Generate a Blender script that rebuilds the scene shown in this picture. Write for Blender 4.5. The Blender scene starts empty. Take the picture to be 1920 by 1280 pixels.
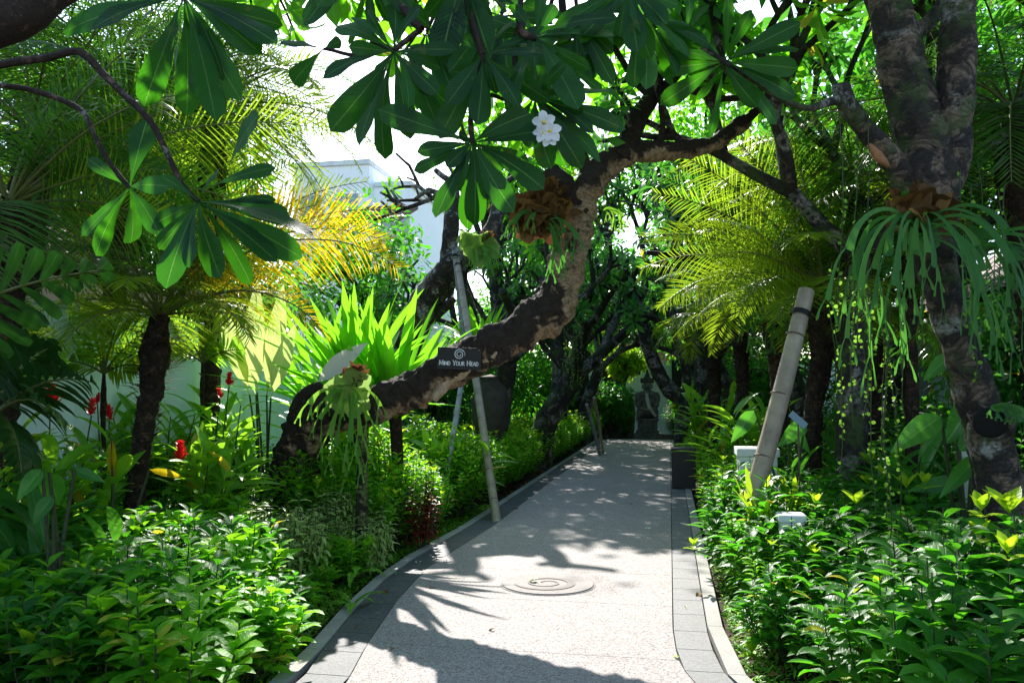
import bpy, math, random
import numpy as np
from mathutils import Vector, noise

# ------------------------------------------------------------------ camera, sky, sun, exposure
S = bpy.context.scene
C = S.collection
R = math.radians
YAW, PITCH, FPX = R(10.77), R(3.69), 1550.0
cam_d = bpy.data.cameras.new('camera'); cam = bpy.data.objects.new('camera', cam_d); C.objects.link(cam)
cam.location = (0, 0, 1.6); cam.rotation_euler = (R(90) + PITCH, 0, YAW)
cam_d.sensor_width = 36; cam_d.lens = 36 * FPX / 1920; cam_d.clip_end = 1000; cam_d.clip_start = 0.05
S.camera = cam
SUN_AZ, SUN_EL = R(16), R(35)          # azimuth is to the left of +Y
w = bpy.data.worlds.new('World'); S.world = w; w.use_nodes = True
wt = w.node_tree; bg = wt.nodes['Background']
sky = wt.nodes.new('ShaderNodeTexSky'); sky.sky_type = 'NISHITA'; sky.sun_disc = False
sky.sun_elevation = SUN_EL; sky.sun_rotation = -SUN_AZ; sky.air_density = 1.0; sky.dust_density = 0.7; sky.ozone_density = 1.0
wt.links.new(sky.outputs[0], bg.inputs[0]); bg.inputs[1].default_value = 0.15
sl = bpy.data.lights.new('sun', 'SUN'); sun = bpy.data.objects.new('sun', sl); C.objects.link(sun)
sl.energy = 5.0; sl.angle = R(0.53); sl.color = (1.0, 0.95, 0.89)
sv = Vector((-math.sin(SUN_AZ) * math.cos(SUN_EL), math.cos(SUN_AZ) * math.cos(SUN_EL), math.sin(SUN_EL)))
sun.rotation_euler = sv.to_track_quat('Z', 'Y').to_euler(); sun.location = sv * 60
S.view_settings.view_transform = 'Standard'; S.view_settings.look = 'None'; S.view_settings.exposure = 1.4; S.view_settings.gamma = 1
S.render.engine = 'CYCLES'
S.cycles.max_bounces = 10; S.cycles.diffuse_bounces = 4; S.cycles.transmission_bounces = 6; S.cycles.use_denoising = True

rng = random.Random(7)
N = np.random.default_rng(7)
FW = Vector((-math.sin(YAW) * math.cos(PITCH), math.cos(YAW) * math.cos(PITCH), math.sin(PITCH)))
RT = Vector((math.cos(YAW), math.sin(YAW), 0)); UP = RT.cross(FW); CAM = Vector((0, 0, 1.6))
def ray(px, py): return FW + RT * ((px - 960) / FPX) + UP * ((640 - py) / FPX)
def P(px, py, d): return CAM + ray(px, py) * d          # a place seen at a photograph pixel, d metres ahead
def G(px, py, z=0.0):
    r = ray(px, py); return CAM + r * ((z - 1.6) / r.z)

# ------------------------------------------------------------------ object helpers
def tag(o, label=None, cat=None, group=None, kind=None):
    if label: o['label'] = label
    if cat: o['category'] = cat
    if group: o['group'] = group
    if kind: o['kind'] = kind
    return o
def thing(name, label, cat, loc=(0, 0, 0), group=None, rotz=0):
    o = bpy.data.objects.new(name, None); C.objects.link(o); o.location = loc; o.rotation_euler = (0, 0, rotz)
    o.empty_display_size = 0.1
    return tag(o, label, cat, group)
def copy_tree(o, parent=None):
    c = o.copy(); C.objects.link(c)
    if parent: c.parent = parent
    for ch in o.children: copy_tree(ch, c)
    return c

class MB:
    """Gathers vertices, quads and triangles; build() links them as one mesh object."""
    def __init__(s): s.v = []; s.q = []; s.t = []; s.uv = []; s.r = []; s.n = 0
    def add(s, v, q=None, t=None, uv=None, r=None):
        v = np.asarray(v, float).reshape(-1, 3); k = len(v)
        s.v.append(v)
        if q is not None and len(q): s.q.append(np.asarray(q, int).reshape(-1, 4) + s.n)
        if t is not None and len(t): s.t.append(np.asarray(t, int).reshape(-1, 3) + s.n)
        s.uv.append(np.zeros((k, 2)) if uv is None else np.asarray(uv, float).reshape(-1, 2))
        s.r.append(np.full(k, 0.5) if r is None else np.broadcast_to(np.asarray(r, float), (k,)))
        s.n += k
    def build(s, name, mat, parent=None, smooth=True):
        me = bpy.data.meshes.new(name)
        v = np.concatenate(s.v) if s.v else np.zeros((0, 3))
        if parent is not None:
            loc = np.array(parent.location) if parent.parent is None else np.array(parent.parent.location)
            v = v - loc
        q = np.concatenate(s.q) if s.q else np.zeros((0, 4), int)
        t = np.concatenate(s.t) if s.t else np.zeros((0, 3), int)
        lv = np.concatenate([q.ravel(), t.ravel()]).astype(np.int32)
        me.vertices.add(len(v)); me.vertices.foreach_set('co', v.astype(np.float32).ravel())
        me.loops.add(len(lv)); me.loops.foreach_set('vertex_index', lv)
        nf = len(q) + len(t); me.polygons.add(nf)
        st = np.concatenate([np.arange(len(q)) * 4, len(q) * 4 + np.arange(len(t)) * 3]).astype(np.int32)
        me.polygons.foreach_set('loop_start', st)
        me.polygons.foreach_set('use_smooth', np.full(nf, smooth))
        uv = me.uv_layers.new(name='UVMap')
        U = np.concatenate(s.uv)[lv].astype(np.float32); uv.data.foreach_set('uv', U.ravel())
        a = me.attributes.new('rnd', 'FLOAT', 'POINT'); a.data.foreach_set('value', np.concatenate(s.r).astype(np.float32))
        me.update(calc_edges=True); me.validate()
        me.materials.append(mat)
        o = bpy.data.objects.new(name, me); C.objects.link(o)
        if parent is not None: o.parent = parent
        return o

def box(mb, x0, x1, y0, y1, z0, z1):
    v = [(x, y, z) for z in (z0, z1) for y in (y0, y1) for x in (x0, x1)]
    mb.add(v, [(0, 2, 3, 1), (4, 5, 7, 6), (0, 1, 5, 4), (1, 3, 7, 5), (3, 2, 6, 7), (2, 0, 4, 6)])
def bevel(o, wd, seg=2):
    m = o.modifiers.new('bevel', 'BEVEL'); m.width = wd; m.segments = seg; m.limit_method = 'ANGLE'; m.angle_limit = R(40)
    for p in o.data.polygons: p.use_smooth = False
    return o

def unit(a): return a / np.maximum(np.linalg.norm(a, axis=-1, keepdims=True), 1e-9)
def catmull(pts, rad, step):
    p = np.array([list(q) for q in pts], float); r = np.array(rad, float)
    e = np.vstack([2 * p[0] - p[1], p, 2 * p[-1] - p[-2]]); er = np.concatenate([[r[0]], r, [r[-1]]])
    o = []; orr = []
    for i in range(len(p) - 1):
        n = max(2, int(np.linalg.norm(p[i + 1] - p[i]) / step))
        t = np.linspace(0, 1, n, endpoint=False)[:, None]
        a, b, c, d = e[i], e[i + 1], e[i + 2], e[i + 3]
        o.append(0.5 * (2 * b + (c - a) * t + (2 * a - 5 * b + 4 * c - d) * t ** 2 + (3 * b - a - 3 * c + d) * t ** 3))
        t1 = t[:, 0]; t1 = t1 * t1 * (3 - 2 * t1)
        orr.append(er[i + 1] + (er[i + 2] - er[i + 1]) * t1)
    o.append(p[-1:]); orr.append(r[-1:])
    return np.concatenate(o), np.concatenate(orr)
def tube(mb, pts, rad, seg=10, step=0.15, rough=0.0, freq=3.0, cap=True, rings=0.0, rnd=0.5, seed=0.0, under=0.0):
    p, r = catmull(pts, rad, step); n = len(p)
    rn = catmull(pts, rnd, step)[1] if isinstance(rnd, (list, tuple)) else np.full(n, rnd)
    tg = unit(np.gradient(p, axis=0))
    a = np.array([0, 0, 1.0]) if abs(tg[0][2]) < 0.9 else np.array([1.0, 0, 0])
    u = unit(np.cross(tg[0], a)); us = [u]
    for i in range(1, n):
        u = us[-1] - tg[i] * np.dot(us[-1], tg[i]); us.append(unit(u))
    us = np.array(us); vs = np.cross(tg, us)
    th = np.linspace(0, 2 * math.pi, seg + 1)
    dirs = us[:, None, :] * np.cos(th)[None, :, None] + vs[:, None, :] * np.sin(th)[None, :, None]
    rr = np.repeat(r[:, None], seg + 1, 1)
    ln = np.concatenate([[0], np.cumsum(np.linalg.norm(np.diff(p, axis=0), axis=1))])
    if rough > 0:
        for i in range(n):
            for j in range(seg):
                q = p[i] + dirs[i, j] * r[i]
                k = noise.fractal(Vector(q * freq) + Vector((seed, 0, 0)), 1.0, 2.0, 4) * rough
                if rings: k += rings * math.sin(ln[i] * 60 + 4 * noise.noise(Vector(q * 3)))
                rr[i, j] *= 1 + k
            rr[i, seg] = rr[i, 0]
    v = p[:, None, :] + dirs * rr[:, :, None]
    uv = np.stack([np.repeat(np.linspace(0, 1, seg + 1)[None], n, 0), np.repeat(ln[:, None], seg + 1, 1)], -1)
    m = seg + 1
    i, j = np.meshgrid(np.arange(n - 1), np.arange(seg), indexing='ij'); b = (i * m + j).ravel()
    q = np.stack([b, b + 1, b + m + 1, b + m], -1)
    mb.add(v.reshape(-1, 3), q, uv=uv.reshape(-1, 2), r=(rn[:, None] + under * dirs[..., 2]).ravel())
    if cap:
        for k, fl in ((0, 1), (n - 1, 0)):
            ring = v[k]; c = ring[:seg].mean(0) + tg[k] * r[k] * (0.25 if k else -0.25)
            vv = np.vstack([ring, c[None]]); tr = [(j, j + 1, seg + 1) if not fl else (j + 1, j, seg + 1) for j in range(seg)]
            mb.add(vv, None, tr, uv=np.full((len(vv), 2), ln[k]), r=rn[k])
    return p

PROF = {
 'frangi': ([0, .1, .22, .42, .6, .76, .88, .95, .985, 1], [.06, .07, .2, .56, .86, 1, .9, .64, .36, .05]),
 'ellip': ([0, .08, .25, .45, .7, .88, 1], [.05, .1, .74, 1, .74, .34, .01]),
 'lance': ([0, .06, .2, .45, .7, .88, 1], [.08, .16, .7, 1, .78, .38, .0]),
 'sword': ([0, .2, .6, .85, 1], [.6, .9, 1, .6, .0]),
 'blade': ([0, .12, .5, .8, 1], [.35, .95, 1, .6, .03]),
 'wedge': ([0, .12, .5, .85, .95, 1], [.2, .4, .8, 1, .95, .5]),
 'round': ([0, .15, .4, .7, .9, 1], [.1, .6, 1, .9, .5, .05]),
 'broad': ([0, .02, .12, .3, .55, .8, 1], [.05, .1, .8, 1, .85, .4, .0]),
 'paddle': ([0, .1, .16, .3, .55, .8, .93, 1], [.06, .06, .4, .85, 1, .85, .5, .0]),
}
def leaves(mb, o, d, n, L, W, prof='ellip', nu=2, nv=4, k=0.5, fold=0.3, wave=0.0, rnd=None):
    """A batch of leaves: o base points, d directions, n upper-face normals, k bend (radians), fold V of the two halves."""
    o = np.asarray(o, float).reshape(-1, 3); M = len(o)
    if M == 0: return
    d = unit(np.broadcast_to(np.asarray(d, float), (M, 3))); n = np.broadcast_to(np.asarray(n, float), (M, 3))
    s = unit(np.cross(d, n)); n = np.cross(s, d)
    L = np.broadcast_to(np.asarray(L, float), (M,)); W = np.broadcast_to(np.asarray(W, float), (M,)); k = np.broadcast_to(np.asarray(k, float), (M,))
    rnd = N.random(M) if rnd is None else np.broadcast_to(np.asarray(rnd, float), (M,))
    t = np.linspace(0, 1, nv + 1); x = np.linspace(-1, 1, nu + 1); pw = np.interp(t, *PROF[prof])
    kt = k[:, None] * t[None]                                   # M x T
    ks = np.where(np.abs(k) < 1e-3, 1e-3, k)[:, None]
    c = o[:, None] + L[:, None, None] * (d[:, None] * (np.sin(kt) / ks)[..., None] - n[:, None] * ((1 - np.cos(kt)) / ks)[..., None])
    nl = n[:, None] * np.cos(kt)[..., None] + d[:, None] * np.sin(kt)[..., None]
    hw = pw[None] * W[:, None] / 2
    ph = N.random(M) * 6.28
    up = fold * np.abs(x)[None, None] * hw[..., None]
    if wave: up = up + wave * hw[..., None] * np.abs(x)[None, None] * np.sin(t[None] * 14 + ph[:, None])[..., None] * np.sign(x)[None, None]
    v = c[:, :, None] + s[:, None, None] * (x[None, None] * hw[..., None])[..., None] + nl[:, :, None] * up[..., None]
    T, X = nv + 1, nu + 1
    i, j = np.meshgrid(np.arange(nv), np.arange(nu), indexing='ij'); b = (i * X + j).ravel()
    q = np.stack([b, b + 1, b + X + 1, b + X], -1)
    q = (q[None] + (np.arange(M) * T * X)[:, None, None]).reshape(-1, 4)
    uv = np.stack(np.broadcast_arrays((x[None] + 1) / 2, t[:, None]), -1).reshape(-1, 2)
    mb.add(v.reshape(-1, 3), q, uv=np.tile(uv, (M, 1)), r=np.repeat(rnd, T * X))
def strip(mb, pts, wid, nrm, rnd=0.5, fold=0.15):
    """A ribbon along pts with widths wid; nrm is its facing."""
    p, ww = catmull(pts, wid, 0.05); tg = unit(np.gradient(p, axis=0)); s = unit(np.cross(tg, np.array(nrm, float))); nn = np.cross(s, tg)
    h = ww[:, None] / 2
    v = np.stack([p - s * h + nn * fold * h, p, p + s * h + nn * fold * h], 1); n = len(p)
    t = np.linspace(0, 1, n); uv = np.stack([np.tile([0, .5, 1.0], (n, 1)), np.repeat(t[:, None], 3, 1)], -1)
    q = [(i * 3 + j, i * 3 + j + 1, i * 3 + j + 4, i * 3 + j + 3) for i in range(n - 1) for j in (0, 1)]
    mb.add(v.reshape(-1, 3), q, uv=uv.reshape(-1, 2), r=rnd)

# ------------------------------------------------------------------ materials
def nt(name):
    m = bpy.data.materials.new(name); m.use_nodes = True; t = m.node_tree; t.nodes.clear()
    out = t.nodes.new('ShaderNodeOutputMaterial'); return m, t, out
def nd(t, ty, **kw):
    n = t.nodes.new(ty)
    for k, v in kw.items():
        if k == 'inp':
            for a, b in v.items(): n.inputs[a].default_value = b
        else: setattr(n, k, v)
    return n
def math_(t, op, a, b=None, clamp=False):
    n = t.nodes.new('ShaderNodeMath'); n.operation = op; n.use_clamp = clamp
    for i, x in enumerate((a, b)):
        if x is None: continue
        if isinstance(x, (int, float)): n.inputs[i].default_value = x
        else: t.links.new(x, n.inputs[i])
    return n.outputs[0]
def ramp(t, fac, stops, interp='LINEAR'):
    n = t.nodes.new('ShaderNodeValToRGB'); e = n.color_ramp.elements; n.color_ramp.interpolation = interp
    while len(e) < len(stops): e.new(0.5)
    for el, (p, c) in zip(e, stops): el.position = p; el.color = (*c, 1)
    t.links.new(fac, n.inputs[0]); return n.outputs[0]
def mix(t, fac, a, b):
    n = t.nodes.new('ShaderNodeMix'); n.data_type = 'RGBA'
    for s, x in ((n.inputs[0], fac), (n.inputs[6], a), (n.inputs[7], b)):
        if isinstance(x, (int, float)): s.default_value = x
        elif isinstance(x, tuple): s.default_value = (*x, 1)
        else: t.links.new(x, s)
    return n.outputs[2]
def leaf_mat(name, dark, mid, light, trans, tf=0.45, rough=0.42, veins=0, midrib=0.5, spec=0.18, ribcol=None, yellow=None, yfrac=0.04, edge=None, blem=(.16, .17, .03)):
    """Leaf: three tones picked per leaf, a pale midrib, side veins as relief, light let through."""
    gk = 1.0 if name in ('white petal', 'bleached leaf', 'cream leaf', 'frangipani leaf') else 1.75
    dark, mid, light = (tuple(min(.8, c * gk * (b_ if gk > 1 else 1)) for c, b_ in zip(q, (1.0, 1.0, .5))) for q in (dark, mid, light)); trans = tuple(min(.75, c * (1 + (gk - 1) * .35)) for c in trans)
    m, t, out = nt(name)
    at = nd(t, 'ShaderNodeAttribute', attribute_name='rnd'); oi = nd(t, 'ShaderNodeObjectInfo')
    f = math_(t, 'ADD', at.outputs['Fac'], math_(t, 'MULTIPLY', math_(t, 'SUBTRACT', oi.outputs['Random'], 0.5), 0.35), True)
    col = ramp(t, f, [(0.0, dark), (0.5, mid), (1.0, light)])
    tc = mix(t, math_(t, 'MULTIPLY', f, 0.5), trans, tuple(min(1, c * 1.25) for c in trans))
    uvn = nd(t, 'ShaderNodeUVMap'); sp = nd(t, 'ShaderNodeSeparateXYZ'); t.links.new(uvn.outputs[0], sp.inputs[0])
    au = math_(t, 'ABSOLUTE', math_(t, 'SUBTRACT', sp.outputs[0], 0.5))
    tx = nd(t, 'ShaderNodeTexCoord'); ns = nd(t, 'ShaderNodeTexNoise', inp={'Scale': 22.0, 'Detail': 3.0}); t.links.new(tx.outputs['Object'], ns.inputs['Vector'])
    col = mix(t, math_(t, 'MULTIPLY', math_(t, 'SUBTRACT', ns.outputs[0], 0.45, True), 0.9, True), col, light)
    if blem:
        n2 = nd(t, 'ShaderNodeTexNoise', inp={'Scale': 9.0, 'Detail': 6.0, 'Roughness': .75}); t.links.new(tx.outputs['Object'], n2.inputs['Vector'])
        bm = ramp(t, n2.outputs[0], [(.62, (0, 0, 0)), (.68, (1, 1, 1))]); col = mix(t, math_(t, 'MULTIPLY', bm, .55), col, blem); tc = mix(t, math_(t, 'MULTIPLY', bm, .5), tc, blem)
    if edge:
        em = math_(t, 'GREATER_THAN', math_(t, 'ADD', au, math_(t, 'MULTIPLY', math_(t, 'SUBTRACT', ns.outputs[0], 0.5), 0.35)), 0.36)
        col = mix(t, em, col, edge); tc = mix(t, em, tc, edge)
    if yellow:
        ym = math_(t, 'GREATER_THAN', at.outputs['Fac'], 1 - yfrac)
        col = mix(t, ym, col, yellow); tc = mix(t, ym, tc, tuple(min(1, c * 1.6) for c in yellow))
    rib = math_(t, 'LESS_THAN', au, 0.022)
    if midrib: col = mix(t, math_(t, 'MULTIPLY', rib, midrib), col, ribcol or tuple(min(1, c * 2.2 + .05) for c in light)); tc = mix(t, math_(t, 'MULTIPLY', rib, midrib), tc, (0.25, 0.45, 0.08))
    bs = nd(t, 'ShaderNodeBsdfPrincipled', inp={'Roughness': rough, 'Specular IOR Level': spec})
    tr = nd(t, 'ShaderNodeBsdfTranslucent')
    hgt = math_(t, 'MULTIPLY', ns.outputs[0], 0.3)
    if veins:
        sv_ = math_(t, 'SINE', math_(t, 'MULTIPLY', math_(t, 'SUBTRACT', sp.outputs[1], math_(t, 'MULTIPLY', au, 0.28)), veins * 6.283))
        vl = math_(t, 'POWER', math_(t, 'MAXIMUM', sv_, 0.0), 6.0)
        col = mix(t, math_(t, 'MULTIPLY', vl, 0.3), col, tuple(min(1, c * 1.8 + .02) for c in light)); tc = mix(t, math_(t, 'MULTIPLY', vl, 0.45), tc, tuple(c * .45 for c in trans))
        hgt = math_(t, 'ADD', hgt, math_(t, 'MULTIPLY', vl, -0.6))
    bp = nd(t, 'ShaderNodeBump', inp={'Strength': 0.35, 'Distance': 0.006}); t.links.new(hgt, bp.inputs['Height']); t.links.new(bp.outputs[0], bs.inputs['Normal'])
    t.links.new(col, bs.inputs['Base Color']); t.links.new(tc, tr.inputs[0])
    mx = nd(t, 'ShaderNodeMixShader', inp={0: tf}); t.links.new(bs.outputs[0], mx.inputs[1]); t.links.new(tr.outputs[0], mx.inputs[2]); t.links.new(mx.outputs[0], out.inputs[0])
    return m
def bark_mat(name, dark, tan, pale, scale=6.0, crust=0.5, palef=0.6, ring=0.0, bump=0.8, green=None):
    m, t, out = nt(name)
    tx = nd(t, 'ShaderNodeTexCoord'); at = nd(t, 'ShaderNodeAttribute', attribute_name='rnd')
    def ns(sc, de=6.0, ro=0.6, dist=0.0):
        n = nd(t, 'ShaderNodeTexNoise', inp={'Scale': sc, 'Detail': de, 'Roughness': ro, 'Distortion': dist}); t.links.new(tx.outputs['Object'], n.inputs['Vector']); return n.outputs[0]
    a, b, c = ns(scale, 8, .65, .6), ns(scale * 4, 6, .7), ns(scale * 0.45, 4, .6, .8)
    uvn = nd(t, 'ShaderNodeUVMap'); sp = nd(t, 'ShaderNodeSeparateXYZ'); t.links.new(uvn.outputs[0], sp.inputs[0])
    wv = math_(t, 'SINE', math_(t, 'ADD', math_(t, 'MULTIPLY', sp.outputs[1], 120.0), math_(t, 'ADD', math_(t, 'MULTIPLY', a, 34.0), math_(t, 'MULTIPLY', c, 30.0))))
    wr = math_(t, 'MULTIPLY', math_(t, 'ADD', wv, 1.0), 0.5 * ring)
    tanv = ramp(t, math_(t, 'ADD', math_(t, 'MULTIPLY', b, 1.0), math_(t, 'MULTIPLY', wr, -0.35)), [(0.2, tuple(x * .3 for x in tan)), (0.5, tan), (0.8, tuple(min(1, x * 1.5) for x in tan))])
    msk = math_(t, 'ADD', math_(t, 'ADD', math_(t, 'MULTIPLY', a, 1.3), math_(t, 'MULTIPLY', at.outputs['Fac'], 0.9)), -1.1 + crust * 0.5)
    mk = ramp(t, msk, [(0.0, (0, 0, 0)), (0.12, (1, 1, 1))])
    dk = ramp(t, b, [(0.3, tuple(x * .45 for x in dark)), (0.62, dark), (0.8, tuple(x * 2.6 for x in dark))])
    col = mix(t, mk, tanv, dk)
    pm = ramp(t, c, [(palef, (0, 0, 0)), (palef + .07, (1, 1, 1))]); pb = ramp(t, b, [(.42, (0, 0, 0)), (.55, (1, 1, 1))])
    col = mix(t, math_(t, 'MULTIPLY', math_(t, 'MULTIPLY', pm, pb), 0.75), col, pale)
    if green:
        gm = ramp(t, ns(scale * .8, 5, .6, .3), [(.52, (0, 0, 0)), (.62, (1, 1, 1))]); col = mix(t, math_(t, 'MULTIPLY', gm, 0.7), col, green)
    bs = nd(t, 'ShaderNodeBsdfPrincipled', inp={'Roughness': 0.9, 'Specular IOR Level': 0.2}); t.links.new(col, bs.inputs['Base Color'])
    h = math_(t, 'ADD', math_(t, 'ADD', math_(t, 'MULTIPLY', b, 0.7), math_(t, 'MULTIPLY', mk, 0.35)), math_(t, 'MULTIPLY', wr, 0.5))
    bp = nd(t, 'ShaderNodeBump', inp={'Strength': bump, 'Distance': 0.03}); t.links.new(h, bp.inputs['Height']); t.links.new(bp.outputs[0], bs.inputs['Normal'])
    t.links.new(bs.outputs[0], out.inputs[0]); return m
def plain(name, col, rough=0.7, var=0.15, scale=8.0, bump=0.1, spec=0.3, col2=None, dist=0.01, thr=(.3, .7), detail=6.0):
    m, t, out = nt(name)
    tx = nd(t, 'ShaderNodeTexCoord'); n = nd(t, 'ShaderNodeTexNoise', inp={'Scale': scale, 'Detail': detail, 'Roughness': .65}); t.links.new(tx.outputs['Object'], n.inputs['Vector'])
    c2 = col2 or tuple(max(0, x * (1 - var * 2)) for x in col)
    c = ramp(t, n.outputs[0], [(thr[0], c2), (thr[1], col)])
    bs = nd(t, 'ShaderNodeBsdfPrincipled', inp={'Roughness': rough, 'Specular IOR Level': spec}); t.links.new(c, bs.inputs['Base Color'])
    bp = nd(t, 'ShaderNodeBump', inp={'Strength': bump, 'Distance': dist}); t.links.new(n.outputs[0], bp.inputs['Height']); t.links.new(bp.outputs[0], bs.inputs['Normal'])
    t.links.new(bs.outputs[0], out.inputs[0]); return m
def wall_mat(name, col, stain):
    """Painted masonry: rain streaks running down and blotchy mould."""
    m, t, out = nt(name); tx = nd(t, 'ShaderNodeTexCoord'); mp = nd(t, 'ShaderNodeMapping', inp={'Scale': (3.0, 3.0, .22)}); t.links.new(tx.outputs['Object'], mp.inputs[0])
    n1 = nd(t, 'ShaderNodeTexNoise', inp={'Scale': 2.2, 'Detail': 9.0, 'Roughness': .7}); t.links.new(mp.outputs[0], n1.inputs['Vector'])
    n2 = nd(t, 'ShaderNodeTexNoise', inp={'Scale': 1.1, 'Detail': 9.0, 'Roughness': .72}); t.links.new(tx.outputs['Object'], n2.inputs['Vector'])
    f = math_(t, 'ADD', math_(t, 'MULTIPLY', ramp(t, n1.outputs[0], [(.5, (0, 0, 0)), (.75, (1, 1, 1))]), .45), math_(t, 'MULTIPLY', ramp(t, n2.outputs[0], [(.52, (0, 0, 0)), (.72, (1, 1, 1))]), .45), True)
    c = mix(t, f, col, stain); bs = nd(t, 'ShaderNodeBsdfPrincipled', inp={'Roughness': .8, 'Specular IOR Level': .2}); t.links.new(c, bs.inputs['Base Color'])
    bp = nd(t, 'ShaderNodeBump', inp={'Strength': .2, 'Distance': .01}); t.links.new(n2.outputs[0], bp.inputs['Height']); t.links.new(bp.outputs[0], bs.inputs['Normal']); t.links.new(bs.outputs[0], out.inputs[0]); return m
def stone_mat(name, cols, vor=160.0, bump=0.3, stain=0.36, rough=0.85, stainc=(0.12, 0.11, 0.1)):
    """Washed aggregate: pebble-sized speckle with broad faint stains."""
    m, t, out = nt(name)
    tx = nd(t, 'ShaderNodeTexCoord'); v = nd(t, 'ShaderNodeTexVoronoi', inp={'Scale': vor}); t.links.new(tx.outputs['Object'], v.inputs['Vector'])
    sc = nd(t, 'ShaderNodeSeparateColor'); t.links.new(v.outputs['Color'], sc.inputs[0])
    c = ramp(t, sc.outputs[0], cols)
    n = nd(t, 'ShaderNodeTexNoise', inp={'Scale': 1.3, 'Detail': 8.0, 'Roughness': .7}); t.links.new(tx.outputs['Object'], n.inputs['Vector'])
    c = mix(t, math_(t, 'MULTIPLY', ramp(t, n.outputs[0], [(.42, (0, 0, 0)), (.75, (1, 1, 1))]), stain), c, stainc)
    bs = nd(t, 'ShaderNodeBsdfPrincipled', inp={'Roughness': rough, 'Specular IOR Level': .25}); t.links.new(c, bs.inputs['Base Color'])
    bp = nd(t, 'ShaderNodeBump', inp={'Strength': bump, 'Distance': .004}); t.links.new(v.outputs['Distance'], bp.inputs['Height']); t.links.new(bp.outputs[0], bs.inputs['Normal'])
    t.links.new(bs.outputs[0], out.inputs[0]); return m

M = {}
M['frangi_shaded'] = leaf_mat('frangipani leaf', (.002, .009, .005), (.007, .034, .01), (.02, .08, .016), (.055, .28, .006), .36, .45, veins=17, midrib=.6, spec=.2, ribcol=(.12, .24, .06))  # near leaves darkened; the canopy's shade is put into their colour
M['frangi'] = leaf_mat('frangipani crown leaf', (.012, .06, .014), (.028, .11, .016), (.065, .18, .02), (.18, .52, .012), .5, .34, midrib=.4, yellow=(.5, .45, .04), yfrac=.012)
M['frangi_far'] = leaf_mat('far frangipani leaf', (.012, .055, .022), (.022, .09, .03), (.04, .13, .035), (.09, .33, .03), .42, .3, midrib=.3, yellow=(.5, .42, .03), yfrac=.012)
M['hedge'] = leaf_mat('hedge leaf', (.018, .085, .012), (.04, .155, .015), (.1, .26, .02), (.24, .58, .012), .5, .5, veins=7, midrib=.35, yellow=(.5, .48, .05), yfrac=.025)
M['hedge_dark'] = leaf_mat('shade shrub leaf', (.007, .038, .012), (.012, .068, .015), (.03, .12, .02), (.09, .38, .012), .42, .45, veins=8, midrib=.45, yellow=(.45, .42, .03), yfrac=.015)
M['new_leaf'] = leaf_mat('young yellow green leaf', (.07, .18, .015), (.14, .27, .02), (.26, .36, .025), (.36, .55, .015), .5, .35, veins=7, midrib=.4)
M['varieg'] = leaf_mat('variegated shrub leaf', (.07, .15, .04), (.12, .22, .06), (.25, .34, .14), (.34, .5, .12), .45, .4, midrib=.4, edge=(.5, .55, .3))
M['red_leaf'] = leaf_mat('dark red leaf', (.03, .008, .01), (.07, .012, .015), (.14, .02, .025), (.25, .02, .02), .35, .4)
M['ginger'] = leaf_mat('ginger leaf', (.03, .11, .015), (.06, .19, .02), (.12, .28, .03), (.25, .52, .02), .48, .3, veins=14, midrib=.6, spec=.3, ribcol=(.35, .5, .12), yellow=(.5, .38, .03), yfrac=.03)
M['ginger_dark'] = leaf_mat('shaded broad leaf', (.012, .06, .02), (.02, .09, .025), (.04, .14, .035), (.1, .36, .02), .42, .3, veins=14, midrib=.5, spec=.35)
M['red'] = leaf_mat('red bract', (.35, .005, .012), (.55, .01, .02), (.7, .03, .04), (.7, .02, .03), .3, .4, midrib=0)
M['sword'] = leaf_mat('strap leaf', (.04, .14, .015), (.07, .22, .02), (.12, .3, .025), (.18, .52, .015), .5, .35, midrib=.2)
M['pale'] = leaf_mat('cream leaf', (.2, .36, .07), (.42, .5, .18), (.6, .6, .34), (.5, .6, .18), .45, .4, veins=20, midrib=.5)
M['white_leaf'] = leaf_mat('bleached leaf', (.6, .56, .52), (.7, .66, .63), (.75, .7, .68), (.6, .55, .5), .3, .5, midrib=.2)
M['palm'] = leaf_mat('palm leaflet', (.006, .026, .006), (.013, .048, .009), (.035, .08, .012), (.07, .2, .01), .45, .32, midrib=0, spec=.2)
M['palm_yel'] = leaf_mat('yellowing palm leaflet', (.1, .09, .006), (.2, .14, .008), (.34, .19, .008), (.66, .44, .01), .5, .4, midrib=0)
M['palm_olive'] = leaf_mat('olive palm leaflet', (.03, .07, .01), (.06, .115, .012), (.13, .17, .016), (.25, .38, .015), .48, .35, midrib=0)
M['palm_dark'] = leaf_mat('dark palm leaflet', (.006, .024, .009), (.01, .038, .012), (.02, .06, .016), (.02, .1, .006), .12, .33, veins=0, midrib=.2, spec=.5)
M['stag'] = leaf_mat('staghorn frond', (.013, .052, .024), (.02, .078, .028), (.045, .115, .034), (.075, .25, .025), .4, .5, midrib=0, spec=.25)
M['stag_lit'] = leaf_mat('sunlit staghorn frond', (.025, .085, .02), (.045, .13, .03), (.11, .21, .04), (.2, .42, .03), .48, .5, midrib=0, spec=.25)  # lighter copy of the staghorn frond, sunlight put into its colour
M['shield'] = leaf_mat('staghorn shield frond', (.06, .12, .05), (.09, .16, .07), (.16, .22, .1), (.22, .34, .08), .4, .6, veins=0, midrib=0, spec=.15)
M['dry'] = leaf_mat('dried brown frond', (.03, .017, .012), (.07, .038, .024), (.16, .09, .05), (.14, .055, .022), .25, .7, midrib=0, spec=.15)
M['coin'] = leaf_mat('coin leaf', (.05, .13, .02), (.08, .19, .03), (.14, .25, .04), (.2, .4, .04), .4, .45, midrib=0)
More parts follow.
